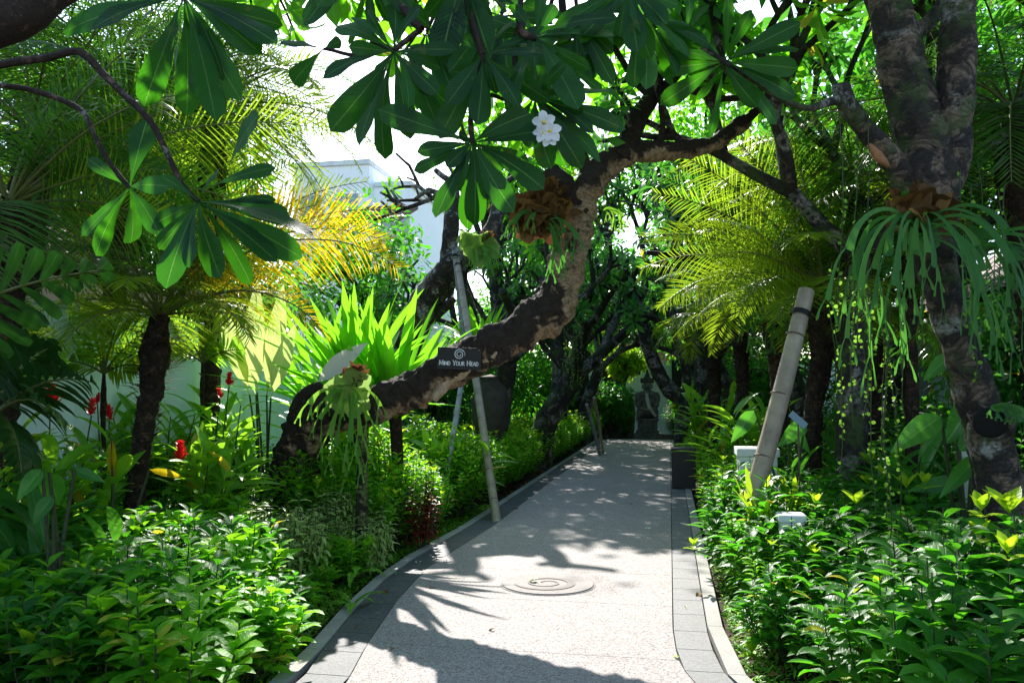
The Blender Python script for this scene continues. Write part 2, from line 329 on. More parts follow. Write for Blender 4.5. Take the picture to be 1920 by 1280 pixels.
M['fern'] = leaf_mat('fern leaflet', (.04, .15, .02), (.08, .24, .025), (.14, .32, .03), (.25, .55, .03), .45, .45, midrib=.2)
M['grass'] = leaf_mat('small ground leaf', (.03, .1, .018), (.06, .18, .025), (.11, .27, .03), (.25, .5, .03), .45, .45, midrib=.2)
M['petal'] = leaf_mat('white petal', (.75, .75, .72), (.8, .8, .78), (.82, .82, .8), (.75, .75, .7), .35, .5, midrib=0)
M['petal_y'] = plain('yellow flower throat', (.75, .55, .05), .5, .1)
M['stem'] = plain('green brown stem', (.06, .075, .03), .7, .3, 30)
M['rachis'] = plain('palm stalk', (.14, .16, .04), .5, .2, 20)
M['vine'] = plain('thin vine', (.06, .09, .03), .7, .2, 40)
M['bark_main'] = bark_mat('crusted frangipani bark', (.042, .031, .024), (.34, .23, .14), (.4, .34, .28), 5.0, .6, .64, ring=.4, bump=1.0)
M['bark_grey'] = bark_mat('grey lichen bark', (.05, .04, .032), (.2, .14, .1), (.44, .42, .39), 5.0, .3, .48, ring=.6)
M['bark_right'] = bark_mat('brown shaded bark', (.042, .035, .03), (.18, .132, .095), (.34, .35, .32), 6.0, .2, .58, ring=.5, green=(.05, .08, .025))
M['bark_far'] = bark_mat('far dark bark', (.04, .034, .03), (.14, .105, .075), (.3, .28, .25), 5.0, .5, .52, ring=.4, green=(.05, .09, .02))
M['twig'] = bark_mat('twig bark', (.04, .028, .022), (.13, .085, .06), (.28, .25, .22), 14.0, .4, .6, ring=.3, bump=.4)
M['palm_trunk'] = bark_mat('palm trunk fibre', (.05, .036, .026), (.15, .09, .055), (.2, .14, .09), 16.0, .2, .6, ring=.9, bump=1.0)
M['wound'] = plain('peeled pale wood', (.5, .37, .24), .8, .3, 16, .5, .2, dist=.02)
M['bamboo'] = plain('bamboo', (.42, .33, .23), .45, .25, 5, .1, .4)
M['bamboo_grey'] = plain('weathered bamboo', (.36, .36, .38), .55, .2, 5, .1, .3)
M['node'] = plain('bamboo joint', (.16, .11, .08), .7, .2, 20)
M['black_tie'] = plain('black tie', (.008, .008, .009), .6, .1)
M['moss_post'] = bark_mat('mossy post', (.02, .018, .012), (.12, .075, .045), (.16, .2, .06), 10, .4, .45, green=(.08, .15, .03))

# ------------------------------------------------------------------ sun corridors: crowns keep these patches open
HX, HY, TE = -math.sin(SUN_AZ), math.cos(SUN_AZ), math.tan(SUN_EL)
OPEN = [(-2.7, .35, 4.3, 8.8, 0.0, .97), (-4.8, -2.5, 6.8, 14.5, .8, .97), (-6, -4.2, 7.0, 12.5, 1.4, .7),
        (.2, 1.0, 6.8, 9.6, .8, .8), (-2.2, 0, 9.0, 10.0, 0.0, .3)]
def blocks_path(p):
    s = p[2] / TE; x = p[0] - HX * s; y = p[1] - HY * s
    return -2.5 < x < .3 and 4.4 < y < 8.6
def shades(p):
    for x0, x1, y0, y1, z, pr in OPEN:
        s = (p[2] - z) / TE
        if s <= 0: continue
        x = p[0] - HX * s; y = p[1] - HY * s
        if x0 < x < x1 and y0 < y < y1 and rng.random() < pr: return True
    return False

# ------------------------------------------------------------------ the setting: ground, path, borders, kerbs
def sheet(name, rows, mat, kind='structure', gap=0.0, thick=0.05, z=0.0):
    mb = MB()
    for quad in rows:
        v = [(x, y, zz) for zz in (z, z - thick) for x, y in quad]
        mb.add(v, [(0, 1, 2, 3), (0, 4, 5, 1), (1, 5, 6, 2), (2, 6, 7, 3), (3, 7, 4, 0)])
    o = mb.build(name, mat, smooth=False)
    return tag(o, kind=kind)
g = MB(); xs = np.concatenate([[-150, -60, -25], np.arange(-12, 9, .5), [20, 60, 150]]); ys = np.concatenate([[-60, -20], np.arange(-4, 40, .5), [60, 100, 250]])
X, Y = np.meshgrid(xs, ys); Z = np.full_like(X, -.06)
Z = Z + np.where((X < -3.3) | (X > .8), np.array([[.05 * noise.noise((x * .8, y * .8, 0)) for x in xs] for y in ys]), 0) - .02
nx = len(xs); b = (np.arange(len(ys) - 1)[:, None] * nx + np.arange(nx - 1)[None]).ravel()
g.add(np.stack([X, Y, Z], -1).reshape(-1, 3), np.stack([b, b + 1, b + nx + 1, b + nx], -1))
tag(g.build('ground', plain('soil', (.075, .05, .032), .95, .3, 6, .8, .1, (.02, .015, .01), .03)), kind='structure')

LE = [G(430, 1480), G(520, 1390), G(650, 1280), G(690, 1205), G(745, 1125), G(800, 1065), G(925, 985), G(1030, 905), G(1090, 860), G(1140, 822)]
ley = [p.y for p in LE]; lex = [p.x for p in LE]
REY = [3.0, 4.2, 4.75, 5.1, 5.4, 5.9, 7, 33]; REX = [.75, .30, .14, .045, .02, .0, .0, .0]
def lx(y): return float(np.interp(y, ley, lex))
def rx(y): return float(np.interp(y, REY, REX))
YJ = [3.0, 4.05, G(960, 1219).y, G(960, 1122).y, G(960, 1066).y]
while YJ[-1] < 30.2: YJ.append(YJ[-1] + 1.22)
YJ[-1] = 30.4
rows = []
for a, b in zip(YJ[:-1], YJ[1:]):
    n = 6; yy = np.linspace(a + .003, b - .003, n + 1)
    for i in range(n): rows.append([(lx(yy[i]), yy[i]), (rx(yy[i]), yy[i]), (rx(yy[i + 1]), yy[i + 1]), (lx(yy[i + 1]), yy[i + 1])])
path = sheet('path', rows, stone_mat('washed aggregate', [(0, (.11, .095, .09)), (.14, (.235, .208, .196)), (.5, (.315, .283, .268)), (.86, (.37, .338, .322)), (1, (.5, .47, .455))], 110, stain=.2))
TW = .23
def band(side, off0, off1, step, gap, jit=0.0):
    out = []; y = 3.0
    while y < 30.2:
        y2 = min(y + step * (1 + rng.uniform(-jit, jit)), 30.4)
        f = (lambda yy, o: lx(yy) - o) if side < 0 else (lambda yy, o: rx(yy) + o)
        a, b = y + gap, y2 - gap
        q = [(f(a, off0), a), (f(a, off1), a), (f(b, off1), b), (f(b, off0), b)]
        if side < 0: q = [q[1], q[0], q[3], q[2]]
        out.append(q); y = y2
    return out
slate = stone_mat('slate paving', [(0, (.045, .052, .06)), (.5, (.065, .072, .08)), (1, (.095, .102, .11))], 60, .25, .35, .7, (.16, .15, .13))
slate_pale = stone_mat('pale andesite paving', [(0, (.13, .132, .135)), (.5, (.165, .167, .167)), (1, (.21, .21, .208))], 90, .25, .35, .75, (.12, .115, .1))
sheet('paved_border', band(-1, .008, TW + .04, .42, .004, .15), slate, z=-.003)
sheet('paved_border', band(1, .008, TW, .4, .004, .1), slate_pale, z=-.003)
kerbm = stone_mat('kerb concrete', [(0, (.28, .27, .25)), (.5, (.34, .33, .31)), (1, (.42, .4, .38))], 200, .2, .5, .85, (.1, .1, .07))
sheet('kerb', band(-1, TW + .05, TW + .15, 1.0, .003), kerbm, z=.004)
sheet('kerb', band(1, TW + .01, TW + .11, 1.0, .003), kerbm, z=.004)
bed = [[(-40, 30.43), (40, 30.43), (40, 60), (-40, 60)]]

# round cover with its spiral, set in the path
mc = G(1027, 1095); mc.z = 0
cov = thing('manhole_cover', 'round pale stone cover with a grey spiral set into the path', 'manhole cover', mc)
mb = MB(); th = np.linspace(0, 2 * math.pi, 73)[:-1]
for r0, r1, z0, z1 in ((.0, .385, .012, .012), (.385, .39, .012, .004), (.39, .39, .004, -.02)):
    v = np.concatenate([np.stack([mc.x + r * np.cos(th), mc.y + r * np.sin(th), np.full(72, z)], -1) for r, z in ((r0, z0), (r1, z1))])
    mb.add(v, [(i, 72 + i, 72 + (i + 1) % 72, (i + 1) % 72) for i in range(72)])
mb.build('disc', stone_mat('cover stone', [(0, (.2, .178, .165)), (.5, (.275, .25, .235)), (1, (.345, .32, .305))], 170), cov, False)
mb = MB(); v = np.concatenate([np.stack([mc.x + r * np.cos(th), mc.y + r * np.sin(th), np.full(72, .004)], -1) for r in (.39, .405)])
mb.add(v, [(i, 72 + i, 72 + (i + 1) % 72, (i + 1) % 72) for i in range(72)]); mb.build('rim_gap', plain('dark joint', (.03, .028, .025)), cov, False)
def spiral(mb, org, ux, uy, r0, r1, turns, wf, start=0.0, n=120, lift=None):
    t = np.linspace(0, 1, n); a = start + t * turns * 2 * math.pi; r = r1 + (r0 - r1) * t ** .9; wd = np.array([wf(x) for x in t])
    lo, hi = r - wd / 2, r + wd / 2
    v = np.concatenate([np.array(org)[None] + np.outer(q * np.cos(a), ux) + np.outer(q * np.sin(a), uy) for q in (lo, hi)])
    mb.add(v, [(i, i + 1, n + i + 1, n + i) for i in range(n - 1)])
mb = MB(); spiral(mb, (mc.x - .01, mc.y, .0165), np.array([1, 0, 0.]), np.array([0, 1, 0.]), .05, .27, 1.9, lambda t: .008 + .05 * max(0, math.sin((t * 1.9 + .05) * 2 * math.pi * .5)) ** 1.5 * (1 - .3 * t) + .012, R(-160))
mb.build('spiral_inlay', stone_mat('grey inlay', [(0, (.14, .125, .115)), (.5, (.19, .17, .155)), (1, (.24, .215, .2))], 170), cov, False)

# ------------------------------------------------------------------ walls and buildings
aqua = wall_mat('pale aqua paint', (.72, .88, .93), (.5, .62, .62))
wl = thing('garden_wall', 'long pale aqua garden wall behind the left planting bed', 'wall', (-5.65, 14, 0))
mb = MB(); box(mb, -5.8, -5.65, -2, 30, -.1, 2.42); mb.build('panel', aqua, wl, False)
mb = MB(); box(mb, -5.83, -5.62, -2, 30.02, 2.42, 2.48); bevel(mb.build('coping', plain('pale coping', (.55, .67, .68), .7), wl), .01)
cream = plain('cream render', (.5, .42, .33), .85, .08, 3, .1); brown = plain('brown roof tiles', (.13, .075, .05), .8, .3, 20, .5)
hs = thing('beige_house', 'beige house with a brown tiled roof behind the left end of the aqua wall', 'house', (-10, 9, 0))
mb = MB(); box(mb, -13, -7.6, 3, 11.5, -.1, 3.1); mb.build('wall', cream, hs, False)
mb = MB(); v = [(-13.6, 2.4, 3.1), (-7.0, 2.4, 3.1), (-7.0, 12.1, 3.1), (-13.6, 12.1, 3.1), (-10.3, 5, 5.2), (-10.3, 9.4, 5.2)]
mb.add(v, [(1, 2, 5, 4), (3, 0, 4, 5)], [(0, 1, 4), (2, 3, 5)]); mb.build('roof', brown, hs, False)
mb = MB(); box(mb, -7.598, -7.56, 9.2, 10.4, 1.0, 2.6); wf = mb.build('window', plain('dark timber', (.05, .035, .03)), hs, False)
hs2 = thing('white_building', 'tall white flat roofed building showing pale against the sky beyond the palms', 'building', (-14, 30, 0))
whitep = wall_mat('white paint', (.93, .94, .96), (.8, .82, .82))
B0, B1, B2, B3 = P(540, 308, 34), P(692, 308, 34), P(765, 345, 34), P(700, 398, 31)
mb = MB(); box(mb, B0.x, B1.x, B1.y, B1.y + 8, -.1, B1.z); box(mb, B1.x, B2.x, B1.y + .6, B1.y + 8, -.1, B2.z); mb.build('wall', whitep, hs2, False)
mb = MB(); box(mb, B0.x - .1, B1.x + .06, B1.y - .1, B1.y + 8.1, B1.z, B1.z + .2); box(mb, B1.x + .062, B2.x + .1, B1.y + .5, B1.y + 8.1, B2.z, B2.z + .18); mb.build('parapet', plain('pale parapet', (.8, .82, .84)), hs2, False)
mb = MB(); e0, e1, yy_ = B3.x - 1.2, B3.x + 1.0, B3.y; v = [(e0, yy_, B3.z - .2), (e1, yy_, B3.z - .2), (e1, yy_ + 2.4, B3.z + .8), (e0, yy_ + 2.4, B3.z + .8), (e0, yy_, B3.z - .4), (e1, yy_, B3.z - .4), (e1, yy_ + 2.4, B3.z + .6), (e0, yy_ + 2.4, B3.z + .6)]
mb.add(v, [(0, 1, 2, 3), (7, 6, 5, 4), (0, 4, 5, 1), (1, 5, 6, 2), (3, 2, 6, 7), (0, 3, 7, 4)]); mb.build('roof', brown, hs2, False)
for wx in (.3, 1.9):
    mb = MB(); box(mb, B0.x + wx, B0.x + wx + .9, B1.y - .04, B1.y - .002, B1.z - 2.6, B1.z - 1.2); mb.build('window', plain('grey glass', (.3, .38, .44), .15, .1, 3, 0), hs2, False)
# far gate wall behind the statue
fw = thing('end_wall', 'pale blue white wall with dark posts behind the statue at the end of the path', 'wall', (0, 36, 0))
pw = wall_mat('blue white paint', (.55, .66, .72), (.3, .36, .36))
mb = MB()
for a, b in ((-7.5, -5.6), (-5.1, -2.85), (-2.15, .1), (.7, 3.6), (4.2, 7)): box(mb, a, b, 36, 36.2, -.1, 2.9)
mb.build('panel', pw, fw, False)
for a, b in ((-5.6, -5.1), (-2.85, -2.15), (.1, .7), (3.6, 4.2)):
    mb = MB(); box(mb, a, b, 35.9, 36.25, -.1, 3.1); mb.build('post', plain('dark timber post', (.025, .022, .022)), fw, False)
ph = thing('pavilion', 'pavilion with an orange tiled roof behind the end wall', 'pavilion', (0, 41, 0))
mb = MB(); box(mb, -4.5, 3.5, 39, 44, -.1, 3.2); mb.build('wall', cream, ph, False)
mb = MB(); v = [(-5.4, 38.2, 3.15), (4.4, 38.2, 3.15), (4.4, 45, 3.15), (-5.4, 45, 3.15), (-2.5, 41.5, 5.6), (1.5, 41.5, 5.6)]
mb.add(v, [(0, 1, 5, 4), (2, 3, 4, 5)], [(1, 2, 5), (3, 0, 4)]); mb.build('roof', plain('orange roof tiles', (.42, .16, .08), .8, .25, 18, .5), ph, False)
# right side: dark villa with a pale wall
vr = thing('dark_villa', 'shaded villa with dark openings behind the palms on the right', 'house', (7, 12, 0))
mb = MB(); box(mb, 6.2, 12, 7, 26, -.1, 3.4); mb.build('wall', plain('pale grey green render', (.4, .46, .42), .85, .06, 2), vr, False)
for y in (8.2, 11.4, 14.6, 18, 21.5):
    mb = MB(); box(mb, 6.16, 6.198, y, y + 1.9, 0.2, 2.5); mb.build('doorway', plain('dark glass', (.015, .018, .025), .12, .1, 3, 0, .5), vr, False)
mb = MB(); v = [(5.5, 6.3, 3.4), (12.7, 6.3, 3.4), (12.7, 26.7, 3.4), (5.5, 26.7, 3.4), (9, 9.5, 5.6), (9, 23.5, 5.6)]
mb.add(v, [(1, 2, 5, 4), (3, 0, 4, 5)], [(0, 1, 4), (2, 3, 5)]); mb.build('roof', brown, vr, False)
wr_ = thing('garden_wall', 'pale green white garden wall glimpsed at the right edge behind the trunk', 'wall', (5, 7, 0))
mb = MB(); box(mb, 4.9, 5.05, 3, 9.6, -.1, 2.55); mb.build('panel', plain('pale green white paint', (.55, .62, .55), .8, .05, 2), wr_, False)
mb = MB(); box(mb, 4.87, 5.08, 2.98, 9.63, 2.55, 2.62); mb.build('coping', plain('grey coping', (.4, .42, .4)), wr_, False)

# white garden bollards / planter, black box, plant tag
wp = plain('white painted concrete', (.74, .75, .74), .7, .06, 6, .1)
def pillar(name, label, cat, c, hw, h, capw, caph):
    t = thing(name, label, cat, (c.x, c.y, 0))
    mb = MB(); box(mb, c.x - hw, c.x + hw, c.y - hw, c.y + hw, -.1, h - caph); bevel(mb.build('shaft', wp, t), .006)
    mb = MB(); box(mb, c.x - capw, c.x + capw, c.y - capw, c.y + capw, h - caph, h); bevel(mb.build('cap', wp, t), .012)
    return t
c = P(1418, 840, 9.2); pillar('planter_box', 'white concrete planter box with a raised rim beside the bamboo pole', 'planter', c, .2, c.z + .01, .225, .09)
c = P(1483, 962, 6.2); pillar('bollard', 'white capped bollard half buried in the right shrubs', 'bollard', c, .085, c.z, .1, .06)
c = P(1838, 840, 6.6); pillar('planter_box', 'white planter box behind the cut stump on the right', 'planter', c, .12, c.z, .14, .08)
c = G(1279, 916); t = thing('litter_bin', 'black square litter bin standing beside the right edge of the path', 'bin', c)
mb = MB(); box(mb, c.x - .17, c.x + .23, c.y, c.y + .4, 0, .64); bevel(mb.build('body', plain('black metal', (.012, .012, .014), .45, .1, 5, .02, .4), t), .012)
mb = MB(); box(mb, c.x - .18, c.x + .24, c.y - .01, c.y + .41, .64, .69); bevel(mb.build('lid', plain('dark grey metal', (.035, .035, .04), .4, .1, 5, .02, .4), t), .01)
c = P(1497, 786, 7.6); t = thing('plant_tag', 'small blue grey plant label on a stake near the right palm trunks', 'plant label', (c.x, c.y, 0))
mb = MB(); v = [tuple(c + RT * a + UP * b_ + FW * f) for f in (0, .008) for a, b_ in ((-.09, .03), (.05, -.09), (.09, -.04), (-.05, .08))]
mb.add(v, [(0, 1, 2, 3), (4, 7, 6, 5), (0, 4, 5, 1), (1, 5, 6, 2), (2, 6, 7, 3), (3, 7, 4, 0)]); mb.build('plate', plain('blue grey plate', (.25, .36, .45), .4, .05, 5, 0), t, False)
mb = MB(); tube(mb, [c + FW * .01, Vector((c.x, c.y, .0))], [.008, .008], 6, .3); mb.build('stake', M['node'], t)

# ------------------------------------------------------------------ statue at the end of the path
c = G(1214, 821); c.z = 0; st = thing('guardian_statue', 'grey carved stone guardian statue on a stepped plinth at the end of the path', 'statue', c)
stone = plain('weathered carved stone', (.2, .19, .18), .9, .25, 7, .8, .2, (.05, .05, .05), .03)
sc = 2.55 / 2.55; x0, y0 = c.x, c.y + .5
mb = MB()
for hw, z0, z1 in ((.5, -.05, .16), (.42, .16, .28), (.36, .28, .62), (.42, .62, .72)): box(mb, x0 - hw, x0 + hw, y0 - hw, y0 + hw, z0, z1)
bevel(mb.build('plinth', stone, st), .015)
def ellip(mb, c, r, nu=20, nv=12):
    u = np.linspace(0, 2 * math.pi, nu, endpoint=False); v = np.linspace(-math.pi / 2, math.pi / 2, nv + 1)
    pts = np.stack([c[0] + r[0] * np.outer(np.cos(v), np.cos(u)), c[1] + r[1] * np.outer(np.cos(v), np.sin(u)), c[2] + r[2] * np.outer(np.sin(v), np.ones(nu))], -1).reshape(-1, 3)
    mb.add(pts, [(i * nu + j, i * nu + (j + 1) % nu, (i + 1) * nu + (j + 1) % nu, (i + 1) * nu + j) for i in range(nv) for j in range(nu)])
mb = MB(); E = lambda a, b, c_, r: ellip(mb, (x0 + a, y0 + b, c_), r)
E(0, 0, .98, (.4, .34, .28)); E(-.22, -.12, .95, (.2, .26, .17)); E(.22, -.12, .95, (.2, .26, .17)); E(0, 0, 1.35, (.32, .26, .34)); E(0, -.02, 1.62, (.36, .22, .16))
E(-.36, -.04, 1.48, (.12, .13, .24)); E(.36, -.04, 1.48, (.12, .13, .24)); E(-.33, -.16, 1.22, (.11, .2, .12)); E(.33, -.16, 1.22, (.11, .2, .12)); E(-.3, -.1, .8, (.12, .2, .1)); E(.3, -.1, .8, (.12, .2, .1))
E(0, -.04, 1.76, (.1, .1, .12)); E(0, -.06, 1.93, (.17, .18, .2)); E(0, -.23, 1.9, (.05, .06, .05)); E(-.17, -.02, 1.92, (.04, .07, .1)); E(.17, -.02, 1.92, (.04, .07, .1))
bd = mb.build('figure', stone, st); rm = bd.modifiers.new('remesh', 'REMESH'); rm.mode = 'VOXEL'; rm.voxel_size = .025
mb = MB(); E(0, -.02, 2.1, (.21, .2, .08)); E(0, -.02, 2.2, (.16, .15, .1)); E(0, -.02, 2.33, (.1, .1, .12)); E(0, -.02, 2.47, (.05, .05, .1)); E(-.21, 0, 2.14, (.05, .06, .12)); E(.21, 0, 2.14, (.05, .06, .12)); E(-.3, 0, 2.42, (.05, .05, .09))
hd = mb.build('headdress', plain('dark carved stone', (.07, .065, .06), .9, .25, 7, .8), st); rm = hd.modifiers.new('remesh', 'REMESH'); rm.mode = 'VOXEL'; rm.voxel_size = .02
mb = MB(); strip(mb, [(x0 - .02, y0 - .3, 1.66), (x0 + .02, y0 - .36, 1.35), (x0 + .1, y0 - .4, 1.1), (x0 + .32, y0 - .42, .8)], [.1, .13, .12, .08], (0, -1, .2)); mb.build('sash', plain('grey white cloth', (.5, .5, .5), .8, .1), st)
mb = MB(); strip(mb, [(x0 - .33, y0 - .3, 1.12), (x0, y0 - .44, 1.05), (x0 + .33, y0 - .3, 1.12)], [.1, .16, .1], (0, -.4, 1)); mb.build('waist_cloth', plain('ochre stone', (.3, .24, .12), .85, .2), st)
# grey stone urn behind the bamboo pole
c = P(920, 806, 15.2); t = thing('stone_urn', 'rounded grey stone urn in the left bed behind the leaning bamboo pole', 'urn', (c.x, c.y, 0))
mb = MB(); prof = [(.28, -.05), (.25, .5), (.22, .75), (.28, .95), (.35, 1.2), (.36, 1.45), (.29, 1.7), (.18, 1.86), (.2, 1.93)]
pp, rr = catmull([(c.x, c.y, z) for r, z in prof], [r for r, z in prof], .06); tube(mb, [Vector(q) for q in pp[::2]], list(rr[::2]), 20, .06, .06, 4); mb.build('body', plain('grey brown stone', (.09, .075, .065), .9, .25, 6, .5, .2), t)

# ------------------------------------------------------------------ trees
PRUNE = [True]
def fork(mb, p, d, r, L, lvl, tips, up=.3, spread=.8, seg=7, rough=.06, nmin=2):
    d = Vector(d).normalized(); side = Vector((rng.uniform(-1, 1), rng.uniform(-1, 1), rng.uniform(-.3, .6)))
    m = p + d * L * .5 + side * L * .06; e = p + d * L + Vector((0, 0, up * .12 * L))
    tube(mb, [p, m, e], [r, r * .86, r * .8], seg if r > .03 else 6, .12, rough, 5, True, rnd=.5, seed=rng.random() * 9)
    dd = (e - m).normalized()
    if lvl == 0: tips.append((e, dd)); return
    k = rng.choice([nmin, 2, 3]); a0 = rng.uniform(0, 6.28); q = dd.orthogonal().normalized(); q2 = dd.cross(q)
    for i in range(k):
        a = a0 + i * 6.283 / k + rng.uniform(-.4, .4); s = spread * rng.uniform(.7, 1.15)
        nd_ = dd * math.cos(s) + (q * math.cos(a) + q2 * math.sin(a)) * math.sin(s) + Vector((0, 0, up))
        q9 = e + nd_.normalized() * L * .8
        if blocks_path(q9) or (PRUNE[0] and lvl <= 2 and shades(q9)): continue
        fork(mb, e, nd_, r * .74, L * rng.uniform(.66, .9), lvl - 1, tips, up, spread, seg, rough, nmin)
def rosettes(mb, tips, L=.3, W=.09, n=14, nu=2, nv=5, prune=True):
    O, D, NN, LL, K = [], [], [], [], []
    for p, ax in tips:
        if prune and shades(p): continue
        ax = Vector(ax).normalized(); q = ax.orthogonal().normalized(); q2 = ax.cross(q); k = rng.randint(int(n * .7), int(n * 1.25)); a0 = rng.uniform(0, 6.28)
        for i in range(k):
            a = a0 + i * 2.39996; e = R(25 + 85 * (i / k) ** .8 + rng.uniform(-8, 8)); rad = q * math.cos(a) + q2 * math.sin(a)
            O.append(p - ax * .05 * i / k); D.append(ax * math.cos(e) + rad * math.sin(e)); NN.append(ax * math.sin(e) - rad * math.cos(e) + Vector((0, 0, .3)))
            LL.append(L * rng.uniform(.65, 1.1) * (.75 + .25 * min(1, 3 * i / k))); K.append(rng.uniform(.2, .95))
    if O:
        LL = np.array(LL); leaves(mb, [tuple(x) for x in O], [tuple(x) for x in D], [tuple(x) for x in NN], LL, LL * W / L, 'frangi', nu, nv, np.array(K), .22)
def limb(mb, pix, seg=14, step=.06, rough=.12, freq=5, rings=.015, rnd=.5, under=0.0):
    """pix: (px, py, depth, radius[, crust]) along the limb's centre line."""
    rn = [q[4] if len(q) > 4 else rnd for q in pix]
    return tube(mb, [P(*q[:3]) for q in pix], [q[3] for q in pix], seg, step, rough, freq, True, rings, rn, rng.random() * 9, under)

# the big leaning frangipani whose limb crosses the path
mt = thing('leaning_frangipani', 'thick leaning frangipani whose dark crusted limb arches low across the path', 'tree', P(535, 985, 9.0))
def limb1(mb, pix, *k): limb(mb, [(*q[:3], q[3] * .87, *q[4:]) for q in pix], *k)
mb = MB(); SEG = 28
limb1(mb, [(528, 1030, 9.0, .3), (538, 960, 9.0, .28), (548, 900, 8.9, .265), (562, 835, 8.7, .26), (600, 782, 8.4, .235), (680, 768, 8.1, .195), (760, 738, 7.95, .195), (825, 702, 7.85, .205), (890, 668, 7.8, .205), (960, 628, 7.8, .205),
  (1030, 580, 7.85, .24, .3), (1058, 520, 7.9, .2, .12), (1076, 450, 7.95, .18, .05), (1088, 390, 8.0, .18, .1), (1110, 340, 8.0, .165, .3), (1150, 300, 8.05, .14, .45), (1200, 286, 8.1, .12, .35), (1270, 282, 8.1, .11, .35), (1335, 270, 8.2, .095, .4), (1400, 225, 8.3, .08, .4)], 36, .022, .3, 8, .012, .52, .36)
limb1(mb, [(562, 830, 8.7, .2), (572, 770, 8.6, .2), (590, 735, 8.55, .14), (600, 722, 8.5, .05)], 18, .05, .2, 6)
limb1(mb, [(1090, 400, 8.0, .17), (1066, 365, 7.95, .15), (1045, 340, 7.9, .14), (1030, 318, 7.9, .1)], 18, .04, .3, 6)
limb1(mb, [(1160, 298, 8.05, .14), (1185, 250, 8.1, .115), (1200, 215, 8.2, .11), (1222, 180, 8.25, .095), (1232, 140, 8.3, .075), (1222, 90, 8.35, .065), (1205, 30, 8.4, .06), (1190, -60, 8.5, .055)], 16, .05, .16, 7, .015, .6)
limb1(mb, [(1215, 185, 8.25, .08), (1260, 150, 8.3, .06), (1300, 90, 8.4, .055), (1330, 10, 8.5, .05)], 12, .06, .12, 7)
limb1(mb, [(1235, 282, 8.1, .05), (1243, 230, 8.0, .035), (1240, 190, 7.9, .03), (1275, 160, 7.8, .025)], 8, .06, .05, 7)
limb1(mb, [(1110, 340, 8.0, .09), (1090, 290, 8.1, .07), (1070, 230, 8.3, .06), (1080, 150, 8.5, .055), (1060, 60, 8.7, .05), (1050, -40, 8.8, .045)], 12, .08, .1, 7)
tips = []
for px, py, d, dirpx in ((1400, 225, 8.3, (60, -60)), (1190, -60, 8.5, (-30, -60)), (1330, 10, 8.5, (30, -60)), (1275, 160, 7.8, (40, 10)), (1050, -40, 8.8, (-60, -60)), (1232, 130, 8.3, (60, -30)), (1080, 150, 8.5, (-50, -30)), (1070, 230, 8.3, (-60, -10)), (1205, 60, 8.4, (40, -30)), (1222, 180, 8.25, (-30, -50))):
    p = P(px, py, d); dv = RT * dirpx[0] - UP * dirpx[1] + FW * rng.uniform(-30, 60)
    fork(mb, p, dv, .05, .42, 2 if py > 100 else 3, tips, .3, .8, 8)
def scaffold(mb, a, ends, r, lvl, tips, L=.7):
    for e in ends:
        e = Vector(e); m = a.lerp(e, .5) + Vector((rng.uniform(-.2, .2), rng.uniform(-.2, .2), .25)); tube(mb, [a, m, e], [r, r * .8, r * .6], 8, .12, .1, 6); fork(mb, e, (e - m), r * .6, L, lvl, tips, .2, .85, 7)
scaffold(mb, P(1190, -60, 8.5), [(-1.4, 6.6, 5.6), (.9, 6.9, 5.7), (-.4, 9.2, 6.6), (1.2, 8.8, 6.2), (-.6, 5.4, 5.2), (.2, 7.6, 6.5)], .055, 3, tips)  # limbs added above the view; their unseen crown shades the near leaves
scaffold(mb, P(1050, -40, 8.8), [(-2.6, 7.2, 5.8), (-2.4, 9.4, 6.2), (-1.4, 8.0, 6.4), (-2.0, 6.0, 5.2)], .05, 3, tips)
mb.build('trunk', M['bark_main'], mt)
mb = MB(); rosettes(mb, tips, .34, .105, 20, 2, 5, True); mb.build('crown', M['frangi'], mt)
# pale peeled wounds on the limb (each a thin scab of its own on the bark)
def scab(pix, d, parent, wid):
    mb = MB(); strip(mb, [P(a, b, d) for a, b in pix], wid, -FW + UP * .2, fold=-.5); o = mb.build('bark_wound', M['wound'], parent); so = o.modifiers.new('solid', 'SOLIDIFY'); so.thickness = .03
scab([(812, 750), (826, 728), (842, 710), (866, 698), (882, 692)], 7.67, mt, [.07, .12, .1, .12, .03])
scab([(904, 678), (918, 668), (932, 660)], 7.64, mt, [.03, .1, .02])

# second frangipani, behind
m2 = thing('propped_frangipani', 'grey lichened frangipani behind the strap leaves, propped up by bamboo poles', 'tree', P(690, 840, 16.6))
QS = 1.5; PRUNE[0] = False
def limb2(mb, pix, *k): limb(mb, [(q[0], q[1], q[2] * QS, q[3]) for q in pix], *k)
mb = MB()
limb2(mb, [(670, 900, 11.2, .3), (715, 780, 11.0, .3), (750, 680, 10.8, .3), (775, 610, 10.6, .31), (810, 550, 10.5, .3), (850, 500, 10.4, .27), (895, 468, 10.4, .22), (935, 450, 10.5, .14)], 20, .06, .14, 4)
limb2(mb, [(835, 520, 10.45, .17), (843, 460, 10.4, .155), (846, 420, 10.4, .15), (850, 370, 10.5, .13), (846, 340, 10.6, .11)], 14, .08, .1, 5)
limb2(mb, [(900, 465, 10.4, .16), (930, 410, 10.6, .14), (935, 350, 10.8, .11)], 14, .08, .1, 5)
limb2(mb, [(780, 620, 10.6, .1), (820, 590, 10.5, .09), (850, 560, 10.4, .08)], 10, .08, .15, 5)
tips = []
